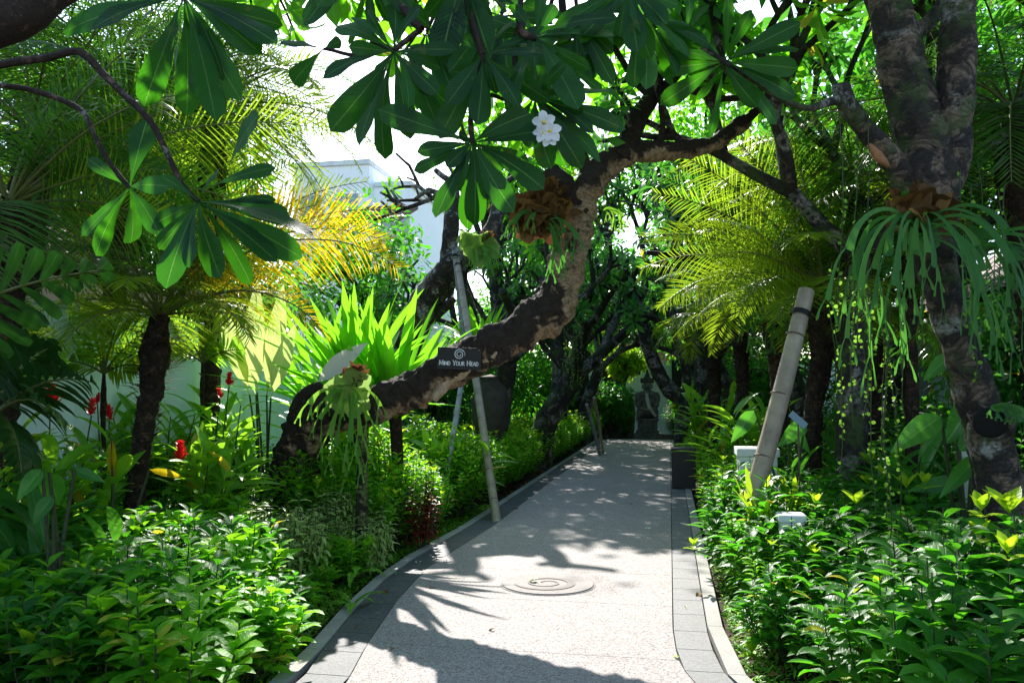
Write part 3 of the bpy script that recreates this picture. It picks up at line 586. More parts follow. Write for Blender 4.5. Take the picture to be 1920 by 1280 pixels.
for px, py, d, dv in ((846, 340, 10.6, (-60, -50)), (850, 370, 10.5, (-60, -20)), (846, 345, 10.6, (20, -60)), (935, 350, 10.8, (50, -40)), (935, 450, 10.5, (60, -20)), (935, 355, 10.8, (-40, -50)), (850, 350, 10.5, (-50, 20))):
    fork(mb, P(px, py, d * QS), RT * dv[0] - UP * dv[1] + FW * rng.uniform(20, 90), .07, .6, 3, tips, .25, .85, 7)
mb.build('trunk', M['bark_grey'], m2)
mb = MB(); rosettes(mb, tips, .34, .105, 18, 2, 4, True); mb.build('crown', M['frangi'], m2); PRUNE[0] = True

# right frangipani in the foreground shade
m3 = thing('forked_frangipani', 'big shaded frangipani at the right with a forked trunk and a cut stub', 'tree', P(1890, 1050, 5.2))
def limb3(mb, pix, *k): limb(mb, [(q[0], q[1], q[2], q[3] * (.82 if q[3] > .05 else 1)) for q in pix], *k)
mb = MB()
limb3(mb, [(1900, 1150, 5.2, .2), (1892, 1000, 5.2, .19), (1868, 880, 5.2, .17), (1835, 760, 5.15, .15), (1800, 650, 5.1, .135), (1768, 545, 5.1, .13), (1748, 460, 5.1, .15), (1742, 390, 5.1, .2), (1742, 330, 5.1, .225), (1735, 270, 5.1, .19), (1708, 190, 5.1, .17), (1685, 90, 5.1, .16), (1662, 0, 5.15, .15), (1640, -120, 5.2, .14)], 22, .04, .16, 6)
limb3(mb, [(1748, 370, 5.1, .17), (1778, 300, 5.08, .15), (1790, 200, 5.05, .135), (1795, 100, 5.05, .13), (1796, 0, 5.05, .125), (1790, -140, 5.1, .12)], 18, .05, .12, 6)
limb3(mb, [(1710, 355, 5.1, .13), (1672, 300, 5.05, .085), (1635, 255, 5.0, .075), (1600, 215, 4.95, .07), (1582, 185, 4.9, .075), (1578, 160, 4.9, .06)], 14, .04, .16, 8)
limb3(mb, [(1885, 960, 5.05, .17), (1868, 880, 5.05, .16), (1858, 820, 5.02, .15), (1856, 775, 5.0, .155)], 18, .04, .14, 8)
limb3(mb, [(1575, 185, 4.9, .03), (1545, 195, 4.75, .022), (1515, 203, 4.65, .02), (1470, 188, 4.5, .018), (1420, 155, 4.35, .016), (1357, 117, 4.2, .016)], 8, .04, .08, 10, 0)
limb3(mb, [(1357, 117, 4.2, .014), (1318, 85, 4.2, .012), (1285, 66, 4.2, .012)], 8, .04, .05, 10, 0)
limb3(mb, [(1690, 90, 5.2, .05), (1760, 20, 5.4, .05), (1800, -60, 5.6, .045)], 10, .06, .1, 6)
mb.build('trunk', M['bark_right'], m3)
mb = MB(); strip(mb, [P(1632, 272, 4.9), P(1652, 292, 4.93), P(1668, 312, 4.95)], [.03, .075, .03], -FW + UP * .1, fold=-.6); o = mb.build('bark_wound', plain('orange cut wood', (.42, .2, .09), .8, .3, 16, .4), m3); o.modifiers.new('s', 'SOLIDIFY').thickness = .03
mb = MB(); q = P(1857, 792, 4.84); ellip(mb, q, (.1, .04, .09)); mb.build('cut_hollow', plain('dark hollow', (.008, .007, .006), .95), m3)
tips3 = []; br = MB()
for px, py, d, dv in ((1640, -120, 5.2, (-80, -60)), (1640, -120, 5.2, (20, -60)), (1790, -140, 5.1, (60, -60)), (1790, -140, 5.1, (-20, -80)), (1800, -60, 5.6, (60, -30))):
    fork(br, P(px, py, d), RT * dv[0] - UP * dv[1] + FW * rng.uniform(-20, 90), .09, .8, 4, tips3, .25, .8, 8)
br.build('branches', M['bark_right'], m3)
CROWN3 = MB(); rosettes(CROWN3, tips3, .32, .1, 18, 2, 4, True)

# the row of frangipanis farther along, both sides of the path
def row_tree(label, x, y, lean, h, r, lvl=5, crown='frangi_far', L0=.95, nl=17):
    t = thing('frangipani_tree', label, 'tree', (x, y, 0), 'frangipanis lining the far path')
    mb = MB(); b = Vector((x, y, -.1)); top = Vector((x + lean, y + rng.uniform(-.3, .3), h))
    mid = b.lerp(top, .5) + Vector((rng.uniform(-.2, .2) - lean * .15, rng.uniform(-.2, .2), 0))
    tube(mb, [b, mid, top], [r * 1.2, r, r * .85], 14, .12, .14, 4, True, .01, seed=rng.random() * 9)
    tips = []; k = 3; a0 = rng.uniform(0, 6.28)
    for i in range(k):
        a = a0 + i * 6.283 / k; dv = Vector((math.cos(a) * .8 + lean * .25, math.sin(a) * .8, .75))
        fork(mb, top, dv, r * .62, L0, lvl - 1, tips, .28, .72, 8)
    mb.build('trunk', M['bark_far'], t)
    mb = MB(); rosettes(mb, tips, .32, .105, nl, 2, 3, True); mb.build('crown', M[crown], t); return t
row_tree('mossy frangipani rising from the hedge left of the path, nearest the stone urn', -3.3, 15.2, .35, 2.2, .2)
row_tree('dark stout frangipani leaning toward the path beside the two thin poles', -2.95, 18.6, .8, 2.0, .27)
row_tree('slim frangipani behind the left hedge in front of the blue white wall', -4.6, 19.5, .1, 2.6, .16)
row_tree('frangipani near the left end of the end wall', -3.6, 24.5, .5, 2.3, .2)
row_tree('far frangipani leaning left of the statue', -2.9, 28.5, .5, 2.4, .22)
row_tree('frangipani in the right bed whose trunk stands before the dark doorway', 2.6, 11.5, -.3, 2.4, .17)
row_tree('frangipani with a brown trunk behind the coin vines right of the bamboo pole', 1.75, 8.5, .1, 2.9, .15)
row_tree('frangipani in the right bed between the ginger and the dark palms', 2.1, 13.4, -.6, 2.7, .18)
row_tree('frangipani in the right bed beyond the black bin', 1.4, 17.5, -.5, 2.3, .19)
row_tree('frangipani in the far right bed close to the statue', 1.3, 26.5, -.5, 2.3, .2)
row_tree('frangipani deep in the right bed behind the palms', 3.9, 15.5, -.2, 2.8, .2)
row_tree('tall frangipani far right against the villa', 4.3, 21.0, -.4, 2.8, .2)
# right arching limb near the statue
t = thing('arching_frangipani', 'frangipani with a dark limb arching over the path in front of the statue', 'tree', (.55, 21.5, 0), 'frangipanis lining the far path')
mb = MB(); limb(mb, [(1276, 860, 21, .2), (1278, 800, 21, .18), (1290, 752, 21, .22), (1262, 738, 21, .2), (1238, 705, 21, .19), (1215, 650, 21, .17), (1200, 590, 21, .16), (1180, 540, 21, .14)], 14, .12, .14, 4)
limb(mb, [(1284, 765, 21, .13), (1287, 700, 21, .12), (1270, 640, 21, .11), (1255, 590, 21, .1), (1225, 520, 21, .08)], 10, .15, .1, 4)
limb(mb, [(1205, 610, 21, .1), (1222, 560, 21.5, .1), (1215, 500, 22, .09)], 10, .15, .1, 4)
tips = []
for px, py, d, dv in ((1180, 540, 21, (-30, -60)), (1225, 520, 21, (20, -60)), (1215, 500, 22, (-10, -60)), (1255, 590, 21, (60, -20))): fork(mb, P(px, py, d), RT * dv[0] - UP * dv[1] + FW * rng.uniform(-30, 30), .09, .9, 4, tips, .3, .75, 7)
mb.build('trunk', M['bark_far'], t); mb = MB(); rosettes(mb, tips, .32, .1, 16, 2, 3, False); mb.build('crown', M['frangi_far'], t)

# broad leafy trees closing the view
def big_tree(label, x, y, h, cr, cz, nl, mat, leaf=.22, group='tall trees closing the view'):
    t = thing('leafy_tree', label, 'tree', (x, y, 0), group)
    mb = MB(); top = Vector((x + rng.uniform(-.5, .5), y, h * .55)); tube(mb, [Vector((x, y, -.1)), Vector((x + .1, y, h * .3)), top], [.3, .24, .16], 10, .3, .1, 2)
    ends = []
    for i in range(9):
        a = i * 2.4; e = Vector((x + math.cos(a) * cr * .7, y + math.sin(a) * cr * .7, cz + rng.uniform(-.4, .6) * cr * .6)); s = Vector((x, y, h * .25)).lerp(top, rng.uniform(.5, 1))
        tube(mb, [s, s.lerp(e, .5) + Vector((0, 0, .3)), e], [.1, .07, .03], 6, .4, .05, 3); ends.append(e)
    mb.build('trunk', M['bark_far'], t)
    mb = MB(); cl = 46; cc = N.normal(size=(cl, 3)); cc = unit(cc) * (N.random((cl, 1)) ** .4) * np.array([cr, cr, cr * .8]) + np.array([x, y, cz])
    o = np.repeat(cc, nl // cl, 0); m = len(o); dr = unit(N.normal(size=(m, 3))); o = o + dr * (N.random((m, 1)) ** .5) * cr * .34
    d = unit(dr + N.normal(size=(m, 3)) * .5 + np.array([0, 0, -.3])); n = unit(N.normal(size=(m, 3)) * .6 + np.array([0, 0, 1.0]))
    keep = np.array([not shades(q) for q in o]); o, d, n = o[keep], d[keep], n[keep]; m = len(o)
    LL = leaf * (.6 + .7 * N.random(m)); leaves(mb, o, d, n, LL, LL * .45, 'ellip', 2, 3, .5, .3); mb.build('crown', mat, t)
BT = ['bushy tree behind the aqua wall in front of the white building', 'nearest bushy tree behind the aqua wall, right of the beige house', 'leafy tree at the far right behind the hedge and the end wall posts', 'leafy tree beside the right end of the end wall', 'leafy tree before the left half of the end wall', 'leafy tree rising above the orange roofed pavilion', 'dense tree standing over the back of the dark villa', 'dense tree over the front corner of the dark villa', 'leafy tree behind the far left end of the aqua wall', 'bushy tree in the right bed close to the arching limb', 'tall dark tree behind the beige house filling the upper left', 'tall tree behind the wall above the nearest date palms', 'tall tree between the villa roof and the forked frangipani', 'tall tree over the far right hedge above the villa', 'tall tree behind the right palms near the middle of the view', 'low dark bushy tree just left of the statue', 'low dark bushy tree just right of the statue', 'low bushy tree before the left posts of the end wall', 'low bushy tree where the left hedge meets the end wall', 'yellow leaved bush beside the end wall left of the statue', 'low dense tree behind the right hedge near the arching limb', 'low dense tree against the villa wall behind the right palms', 'dense low tree behind the left hedge beyond the stone urn', 'dense low tree against the aqua wall beyond the grey frangipani', 'tall dark tree left of the statue whose crown roofs the far path', 'tall dark tree right of the statue behind the arching limb', 'tall tree just right of the statue against the end wall', 'tall bright leaved tree in the left bed whose crown shows above the arching limb', 'tall bright leaved tree right of the far path seen through the frangipani twigs', 'tall tree behind the left hedge between the grey frangipani and the arching limb']
for i, (x, y, h, cr, cz) in enumerate([(-8.6, 22, 7, 2.4, 4.9), (-9.5, 15.5, 6, 2.1, 3.6), (6.2, 29, 9, 3, 5), (4.5, 33, 9, 3, 4.8), (-4.5, 34, 9, 2.8, 5.2), (0.2, 39, 9, 3.2, 6.0), (9.5, 18, 9, 3, 6.2), (8, 12, 8, 2.6, 5.6), (-7.5, 38, 9, 2.8, 4.5), (3.4, 26, 8, 2.3, 5.6), (-12.5, 15.5, 9, 3.2, 7.0), (-8.3, 12.2, 7, 2.0, 5.2), (5.2, 12.5, 9, 2.8, 6.8), (6.5, 20, 11, 3.4, 8.6), (2.8, 22, 9, 2.6, 7.4), (-2.5, 32.6, 3, 1.0, 1.3), (1.1, 32.2, 3, .9, 1.2), (-4.2, 32.5, 4, 1.5, 1.9), (-5.0, 29.5, 4, 1.5, 2.2), (-1.75, 34.3, 4, .7, 2.9), (2.9, 24.5, 4, 1.5, 1.9), (4.6, 12.0, 4, 1.5, 1.9), (-4.9, 22.5, 4, 1.4, 2.0), (-5.0, 17.5, 4, 1.2, 1.9), (-3.2, 30, 8, 2.7, 6.0), (1.9, 29.5, 8, 2.5, 5.6), (1.0, 34, 8, 2.4, 5.2), (-4.6, 22.0, 12, 2.4, 8.6), (.9, 24.5, 12, 2.7, 9.0), (-3.4, 25.5, 10, 2.4, 7.4)]):
    big_tree(BT[i], x, y, h, cr, cz, 4600, M['new_leaf' if 'yellow' in BT[i] else 'frangi' if 'bright' in BT[i] else ('frangi_far' if i % 2 else 'hedge_dark')], .24 if cr > 1.6 else .17)

# ------------------------------------------------------------------ palms
def frond(mb, mbr, o, d, L, leafL, leafW, pairs=46, droop=1.1, vee=.5, hang=.5, twist=0.0, prof='blade', segs=3, r0=.014, start=.16, rnd=None, pull=None):
    """One feather frond: arching stalk into mbr, leaflets into mb."""
    o = np.array(o, float); d = unit(np.array(d, float)); up = np.array([0, 0, 1.0]); s = np.cross(d, up)
    if np.linalg.norm(s) < .05: s = np.array([1.0, 0, 0])
    s = unit(s); n = np.cross(s, d)
    K = 40; t = np.linspace(0, 1, K); a = droop * t ** 1.4; ds = L / (K - 1)
    dirs = d[None] * np.cos(a)[:, None] - n[None] * np.sin(a)[:, None]; p = o + np.concatenate([[np.zeros(3)], np.cumsum(dirs[:-1] * ds, axis=0)])
    if pull is not None: p = p + np.outer(t ** 2, pull)
    idx = np.linspace(0, K - 1, 12).astype(int); tube(mbr, [Vector(p[i]) for i in idx], [r0 * (1 - .85 * t[i]) + .001 for i in idx], 5, .3, 0, cap=False)
    tt = np.linspace(start, .985, pairs) + N.normal(size=pairs) * .003; tt = np.clip(tt, 0, 1)
    b = np.stack([np.interp(tt, t, p[:, i]) for i in range(3)], -1); tg = unit(np.stack([np.interp(tt, t, dirs[:, i]) for i in range(3)], -1))
    nn = unit(np.cross(s[None], tg)); sp_ = s[None] * math.cos(twist) + nn * math.sin(twist); nn = nn * math.cos(twist) - s[None] * math.sin(twist)
    prf = np.sin(np.clip((tt - start * .6) / (1 - start * .6), 0, 1) ** .75 * math.pi * .93 + .18).clip(.25, 1)
    for sg in (-1, 1):
        fw = .45 + .75 * tt[:, None] ** 1.5 + N.normal(size=(pairs, 1)) * .07
        dd = unit(sp_ * sg + tg * fw + nn * (vee * (1 - .6 * tt[:, None])) + N.normal(size=(pairs, 3)) * .06 + up * -.15)
        ln = leafL * prf * (.9 + .2 * N.random(pairs)); nl = unit(nn * .8 + tg * .2 - sp_ * sg * .3)
        r_ = (.25 + .5 * N.random(pairs)) if rnd is None else np.clip(rnd + N.normal(size=pairs) * .12, 0, 1)
        leaves(mb, b, dd, nl, ln, leafW * (.85 + .3 * N.random(pairs)), prof, 1 if leafW < .02 else 2, segs, hang * (.6 + .8 * N.random(pairs)), .25, rnd=r_)
def palm(name, label, base, crown, trunkr, fr, group=None, mat='palm', spikes=True, leafL=.3, leafW=.013, pairs=60, LS=1.65):
    """fr: list of (direction, length, droop, material or None, options)."""
    base = Vector(base); crown = Vector(crown); t = thing(name, label, 'palm', (base.x, base.y, 0), group)
    mb = MB(); b = Vector((base.x, base.y, -.1)); m = b.lerp(crown, .5) + Vector((rng.uniform(-.06, .06), 0, 0))
    tube(mb, [b, m, b.lerp(crown, .72), b.lerp(crown, .86), crown], [trunkr * .9, trunkr * .85, trunkr, trunkr * 1.35, trunkr * .8], 16, .035, .2, 12, True, .03, seed=rng.random() * 9)
    if spikes:
        k = 260; hh = .3 + .7 * N.random(k) ** .7; a = N.random(k) * 6.283; ax = np.array(crown - b)
        rad = trunkr * np.interp(hh, [0, .6, .75, .86, 1], [.8, .85, 1.0, 1.3, .8]); o = np.array(b) + hh[:, None] * ax + np.stack([np.cos(a) * rad, np.sin(a) * rad, 0 * a], -1)
        outw = np.stack([np.cos(a), np.sin(a), 0 * a], -1); d = outw * (.5 + .8 * (hh[:, None] > .72)) + np.array([0, 0, .8]) * (1.3 - hh[:, None])
        leaves(mb, o, d, np.cross(outw, [0, 0, 1.0]) * .2 + np.array([0, 0, 1.0]), np.interp(hh, [.3, .68, .78, 1], [.03, .07, .2, .16]) * (.6 + N.random(k)), .025, 'blade', 1, 2, .3, .3)
    mb.build('trunk', M['palm_trunk'], t)
    for d, L, dr, mt_, op in fr:
        if crown.z > 3.5 and shades(crown + Vector(d).normalized() * L * .6): continue
        mb, mr = MB(), MB(); frond(mb, mr, crown + Vector(d).normalized() * trunkr * .3, d, L, op.pop('leafL', leafL) * LS, op.pop('leafW', leafW), int(op.pop('pairs', pairs) * .68), dr, **op)
        f = mb.build('frond', M[mt_ or mat], t); mr.build('stalk', M['rachis'], f)
    return t
def crownset(n, L, up0=.9, up1=-.2, mats=('palm',), dr=(.7, 1.5), aim=None, **op):
    out = []; a0 = rng.uniform(0, 6.28)
    for i in range(n):
        a = a0 + i * 2.39996; e = up0 + (up1 - up0) * (i / max(1, n - 1)) + rng.uniform(-.12, .12)
        d = Vector((math.cos(a), math.sin(a), math.tan(max(-1.2, min(1.35, e)))))
        out.append((d, L * rng.uniform(.8, 1.1), rng.uniform(*dr), mats[min(len(mats) - 1, int(i / n * len(mats)))], dict(op)))
    return out
def aimed(px, py, d, crown, dr=.9, mat=None, **op):
    """A frond of the crown that ends near a place in the picture."""
    v = P(px, py, d) - Vector(crown); op.setdefault('twist', rng.choice([-1, 1]) * rng.uniform(.6, 1.1)); L = v.length * 1.1; dd = v.normalized() + Vector((0, 0, dr * .5)); return (dd, L, dr, mat, op)

cr = P(300, 592, 7.3)
fr = crownset(22, 1.3, 1.2, .1, ('palm', 'palm_olive'), (.8, 1.7), hang=.9) + [
    aimed(600, 690, 7.0, cr, 1.5, 'palm_yel', hang=.5, rnd=.6), aimed(420, 640, 6.9, cr, 1.5, 'palm_olive', hang=1.0), aimed(190, 640, 7.0, cr, 1.4, 'palm_olive'), aimed(742, 490, 7.3, cr, 1.5, 'palm_yel', hang=.3, rnd=.8, twist=1.1, leafL=.36, pairs=80), aimed(700, 430, 7.5, cr, 1.3, 'palm_yel', hang=.3, rnd=.75, twist=1.0, leafL=.36, pairs=80),
    aimed(560, 380, 7.4, cr, .8, 'palm_olive'), aimed(480, 300, 7.6, cr, .7), aimed(640, 330, 7.8, cr, .8, 'palm_olive'), aimed(330, 250, 7.2, cr, .6), aimed(700, 390, 7.6, cr, .9, 'palm_yel', rnd=.3)]
palm('date_palm', 'small shaggy trunked date palm in the left bed, its yellow frond arching toward the path', P(240, 985, 7.3), cr, .098, fr, 'date palms')
cr = P(15, 385, 6.2)
fr = crownset(13, 1.8, 1.2, -.1, ('palm', 'palm'), (.6, 1.3), hang=.9) + [aimed(420, 190, 6.5, cr, .7), aimed(560, 260, 6.6, cr, .8, 'palm_olive'), aimed(330, 130, 6.6, cr, .6), aimed(400, 400, 6.3, cr, .7), aimed(280, 340, 6.0, cr, .5), aimed(250, 60, 6.2, cr, .5), aimed(300, 470, 6.1, cr, .8, 'palm_olive'), aimed(150, 160, 6.0, cr, .5)]
palm('date_palm', 'date palm at the left edge with long dark fronds fanning out above the wall', P(-30, 1000, 6.2), cr, .14, fr, 'date palms', leafL=.34, leafW=.014)
cr = P(230, 150, 9.5)
fr = crownset(30, 2.3, 1.2, -.4, ('palm', 'palm', 'palm_olive'), (.7, 1.4), hang=.8) + [aimed(600, 250, 9.6, cr, .9, 'palm_olive'), aimed(500, 120, 9.7, cr, .6), aimed(540, 330, 9.6, cr, 1.1, 'palm_olive'), aimed(430, 380, 9.2, cr, 1.1, 'palm_olive'), aimed(660, 330, 9.9, cr, 1.0, 'palm_olive'), aimed(480, 60, 9.7, cr, .5)]
palm('date_palm', 'tall date palm filling the upper left behind the shaded frangipani leaves', P(215, 985, 9.5), cr, .15, fr, 'date palms', leafL=.42, leafW=.017, pairs=64)
cr = P(60, 250, 7.8)
palm('date_palm', 'date palm standing close to the aqua wall at the upper left, behind the drooping twig', P(40, 985, 7.8), cr, .13, crownset(22, 1.9, 1.2, -.4, ('palm', 'palm', 'palm_olive'), (.7, 1.4), hang=.9) + [aimed(430, 120, 7.9, cr, .6), aimed(330, 60, 7.9, cr, .5), aimed(460, 300, 7.7, cr, .9)], 'date palms', leafL=.36, leafW=.015)
cr = P(400, 200, 9.8)
palm('date_palm', 'date palm behind the wall coping with fronds spraying against the white sky', P(390, 950, 9.8), cr, .12, crownset(34, 2.1, 1.2, -.5, ('palm', 'palm_olive', 'palm_olive'), (.7, 1.4), hang=.8), 'date palms', leafL=.42, leafW=.018)
cr = P(-60, 60, 9.0)
palm('date_palm', 'tall date palm at the far upper left corner', P(-70, 990, 9.0), cr, .15, crownset(30, 2.4, 1.1, -.4, ('palm',), (.7, 1.4), hang=.8), 'date palms', leafL=.42, leafW=.017)
# right hand date palms
cr = P(1545, 545, 8.6)
fr = crownset(24, 1.45, 1.2, .0, ('palm', 'palm_olive', 'palm_olive'), (.7, 1.5), hang=1.0) + [aimed(1225, 530, 8.2, cr, .9, 'palm_olive', hang=.7, rnd=.8), aimed(1235, 460, 8.4, cr, .8, 'palm_olive', rnd=.85), aimed(1260, 370, 8.6, cr, .7, 'palm_olive', rnd=.6), aimed(1310, 290, 8.8, cr, .6, 'palm_olive'), aimed(1400, 240, 8.8, cr, .5, 'palm_olive'), aimed(1500, 230, 8.6, cr, .5), aimed(1350, 500, 8.0, cr, .9, 'palm_olive', rnd=.8), aimed(1620, 260, 8.8, cr, .5), aimed(1290, 430, 8.6, cr, .8, 'palm_olive', hang=.9), aimed(1330, 590, 8.2, cr, 1.2, 'palm_olive', hang=.6, rnd=.7),
    aimed(1400, 640, 8.0, cr, 1.5, 'palm_olive'), aimed(1420, 380, 8.7, cr, .6, 'palm_olive'), aimed(1260, 610, 8.5, cr, 1.2, 'palm_olive'), aimed(1680, 420, 8.6, cr, .8), aimed(1640, 620, 8.3, cr, 1.3, 'palm_olive')]
palm('date_palm', 'date palm beside the bamboo pole with yellow green fronds reaching over the path', P(1520, 905, 8.6), cr, .11, fr, 'date palms')
cr = P(1450, 545, 10.2)
palm('date_palm', 'date palm behind the bamboo pole with a dark narrow trunk', P(1480, 870, 10.2), cr, .12, crownset(26, 1.6, 1.2, -.1, ('palm', 'palm_olive'), (.7, 1.5), hang=.9) + [aimed(1240, 460, 10, cr, .9, 'palm_olive'), aimed(1280, 330, 10.2, cr, .7)], 'date palms')
cr = P(1600, 330, 9.8)
palm('date_palm', 'taller date palm behind the forked frangipani, its olive fronds hanging over the lower palms', P(1590, 890, 9.8), cr, .13, crownset(30, 2.0, 1.1, -.3, ('palm', 'palm_olive', 'palm_olive'), (.8, 1.6), hang=1.0) + [aimed(1290, 350, 9.6, cr, 1.0, 'palm_olive', hang=1.1), aimed(1330, 450, 9.4, cr, 1.3, 'palm_olive', hang=1.1), aimed(1440, 470, 9.3, cr, 1.5, 'palm_olive')], 'date palms', leafL=.38, leafW=.015)
cr = P(1340, 600, 14.0)
palm('date_palm', 'distant date palm over the right bed near the arching limb', P(1330, 850, 14), cr, .12, crownset(18, 1.5, 1.2, -.2, ('palm', 'palm_olive'), (.8, 1.5), hang=.9), 'date palms', leafL=.32, leafW=.016, pairs=44)
cr = P(1900, 210, 7.6)
palm('date_palm', 'date palm at the upper right edge behind the forked trunk', P(1960, 950, 7.6), cr, .14, crownset(32, 2.1, 1.1, -.4, ('palm',), (.7, 1.4), hang=.9), 'date palms', leafL=.38, leafW=.015)
cr = P(1720, 480, 8.0); palm('slim_palm', 'slim palm with a pale ringed grey stem behind the hanging coin vines', P(1712, 910, 8.0), P(1706, 330, 8.2), .075, crownset(10, 1.5, 1.2, -.2, ('palm',), (.8, 1.5), hang=.9), None, 'palm', False)
for i, (px, py, d, tp, lab) in enumerate(((1640, 880, 8.8, 600, 'dark shaggy palm trunk between the coin vines and the slim grey palm'), (1395, 860, 13, 560, 'short dark trunked palm behind the white planter box'))):
    cr = P(px - 8, tp, d); palm('date_palm', lab, P(px, py, d), cr, .11, crownset(13, 1.2, 1.2, -.1, ('palm', 'palm_olive'), (.8, 1.5), hang=.9), 'date palms')
for (px, py, d, tp), lab, tg_ in (((195, 900, 8.0, 700), 'small yellow green cane palm against the aqua wall left of the date palm trunk', ((110, 575), (150, 530), (235, 545), (290, 610), (120, 680), (260, 690), (190, 600), (330, 650))), ((15, 900, 7.2, 690), 'small cane palm at the left edge before the aqua wall', ((-60, 560), (40, 560), (90, 620), (110, 690), (-90, 650), (60, 740))), ((380, 880, 9.6, 680), 'small cane palm before the wall right of the date palm trunk', ((320, 590), (370, 570), (420, 590), (450, 660), (330, 660), (400, 640)))):
    cr = P(px, tp, d); palm('cane_palm', lab, P(px, py, d), cr, .022, [aimed(a, b_, d - .1, cr, .7, 'palm_olive' if i % 3 else 'ginger', leafL=.19, leafW=.03, pairs=26, hang=.5, rnd=.6) for i, (a, b_) in enumerate(tg_)], 'cane palms', spikes=False)
# broad leaflet palms at the left edge (stems left of the frame)
def broad_palm(name, label, base, rows):
    t = thing(name, label, 'palm', (base[0], base[1], 0)); b = Vector(base)
    mb = MB(); tube(mb, [Vector((b.x, b.y, -.1)), Vector((b.x + .03, b.y, .9)), Vector((b.x + .02, b.y, 1.5))], [.07, .06, .045], 10, .1, .08); mb.build('trunk', M['palm_trunk'], t)
    for tgt, dr, mat, op in rows:
        o = Vector((b.x + .02, b.y, 1.45)); v = tgt - o; mb, mr = MB(), MB()
        frond(mb, mr, o, v.normalized() + Vector((0, 0, dr * .5)), v.length * 1.08, droop=dr, **op); f = mb.build('frond', M[mat], t); mr.build('stalk', M['rachis'], f)
op = dict(leafL=.3, leafW=.07, pairs=13, vee=.1, hang=.35, prof='wedge', segs=6, start=.3, rnd=.3, twist=1.15)
broad_palm('fishtail_palm', 'dark broad leafleted palm at the left edge in front of the beige house', (-3.5, 2.7, 0), [(P(150, 500, 3.7), .7, 'palm_dark', dict(op)), (P(-60, 440, 3.9), .6, 'palm_dark', dict(op)), (P(-330, 350, 3.6), .7, 'palm_dark', dict(op)), (P(-300, 650, 3.4), .9, 'palm_dark', dict(op))])
op = dict(leafL=.36, leafW=.075, pairs=12, vee=.35, hang=.6, prof='lance', segs=6, start=.25, rnd=.35, twist=.7)
broad_palm('feather_palm', 'glossy dark feather palm low against the aqua wall at the left edge', (-4.3, 4.6, 0), [(P(165, 715, 5.2), 1.0, 'palm_dark', dict(op)), (P(60, 640, 5.4), .8, 'palm_dark', dict(op)), (P(110, 800, 5.0), 1.3, 'palm_dark', dict(op)), (P(-150, 640, 5.2), .8, 'palm_dark', dict(op)), (P(30, 930, 4.9), 1.5, 'palm_dark', dict(op))])

# ------------------------------------------------------------------ the frangipani branches hanging into the top of the picture
ov = thing('overhanging_frangipani', 'shaded frangipani branches with big dark paddle leaves hanging into the top of the view', 'tree', (-2.9, 1.9, 0))
mb = MB()
tube(mb, [Vector((-2.9, 1.9, -.1)), Vector((-2.9, 2.0, 1.6)), P(-180, 120, 3.2), P(-60, 60, 3.3), P(40, 25, 3.35), P(130, -40, 3.4), P(300, -160, 3.4), P(560, -260, 3.3), P(800, -330, 3.2), P(1050, -340, 3.2)], [.2, .18, .13, .095, .085, .075, .065, .055, .045, .035], 18, .04, .16, 7, True, .015)
XC = [(940, 30, 3.5), (1085, 40, 3.8), (800, 60, 3.6), (1210, 30, 3.9), (1015, 90, 3.8)]
def twig(pix, r0=.014, r1=.008, dest=mb): tube(dest, [P(a, b, d) for a, b, d in pix], list(np.linspace(r0, r1, len(pix))), 8, .04, .08, 14, True, 0, seed=rng.random() * 9)
twig([(-140, 160, 3.1), (0, 122, 3.0), (90, 108, 2.95), (148, 96, 2.9), (185, 130, 2.9), (230, 175, 2.88), (280, 225, 2.87), (310, 280, 2.86), (335, 335, 2.85), (350, 356, 2.85), (372, 378, 2.85)], .016, .009)
twig([(-120, 150, 3.2), (0, 160, 3.1), (70, 172, 3.1), (150, 205, 3.05), (175, 250, 3.0), (205, 305, 3.0), (243, 352, 3.0)], .012, .008)
twig([(300, -160, 3.4), (340, -60, 3.3), (345, -5, 3.25)], .022, .014)
twig([(560, -260, 3.3), (700, -80, 3.0), (760, 20, 2.85), (790, 55, 2.8)], .022, .014); twig([(790, 55, 2.8), (770, 70, 2.8), (738, 95, 2.75)], .011, .009)
twig([(738, 95, 2.75), (700, 80, 2.85), (680, 100, 2.9), (655, 103, 2.95), (625, 95, 3.0), (607, 92, 3.0)], .009, .006)
twig([(800, -330, 3.2), (860, -60, 2.9), (885, 40, 2.8), (905, 104, 2.75)], .022, .011); twig([(905, 104, 2.75), (895, 170, 2.75), (882, 225, 2.7), (887, 268, 2.7)], .01, .009)
twig([(1050, -340, 3.2), (980, -40, 2.9), (975, 40, 2.85), (985, 65, 2.8), (1005, 72, 2.8)], .018, .012); twig([(975, 40, 2.85), (965, 100, 2.85), (975, 150, 2.8), (1003, 181, 2.8)], .011, .009)
twig([(1050, -340, 3.2), (1120, -120, 3.0), (1180, -20, 2.9)], .016, .012)
for x_, y_, d_ in XC: twig([(960 if x_ > 850 else 780, -330, 3.3), (x_ + rng.uniform(-40, 40), -90, (3.3 + d_) / 2), (x_ + rng.uniform(-15, 15), y_ - 50, d_), (x_, y_, d_)], .013, .008)
shade_tips = []
for a, es in ((P(300, -160, 3.4), [(-2.9, 4.6, 4.6), (-3.6, 3.6, 4.4), (-2.2, 5.6, 5.0)]), (P(800, -330, 3.2), [(-1.2, 4.4, 4.5), (-.6, 5.4, 5.0), (-1.6, 3.0, 4.2)]), (P(1050, -340, 3.2), [(.4, 4.6, 4.6), (1.2, 3.8, 4.3), (.2, 3.0, 4.2)])): scaffold(mb, a, es, .035, 2, shade_tips, .5)
mb.build('trunk', M['twig'], ov)
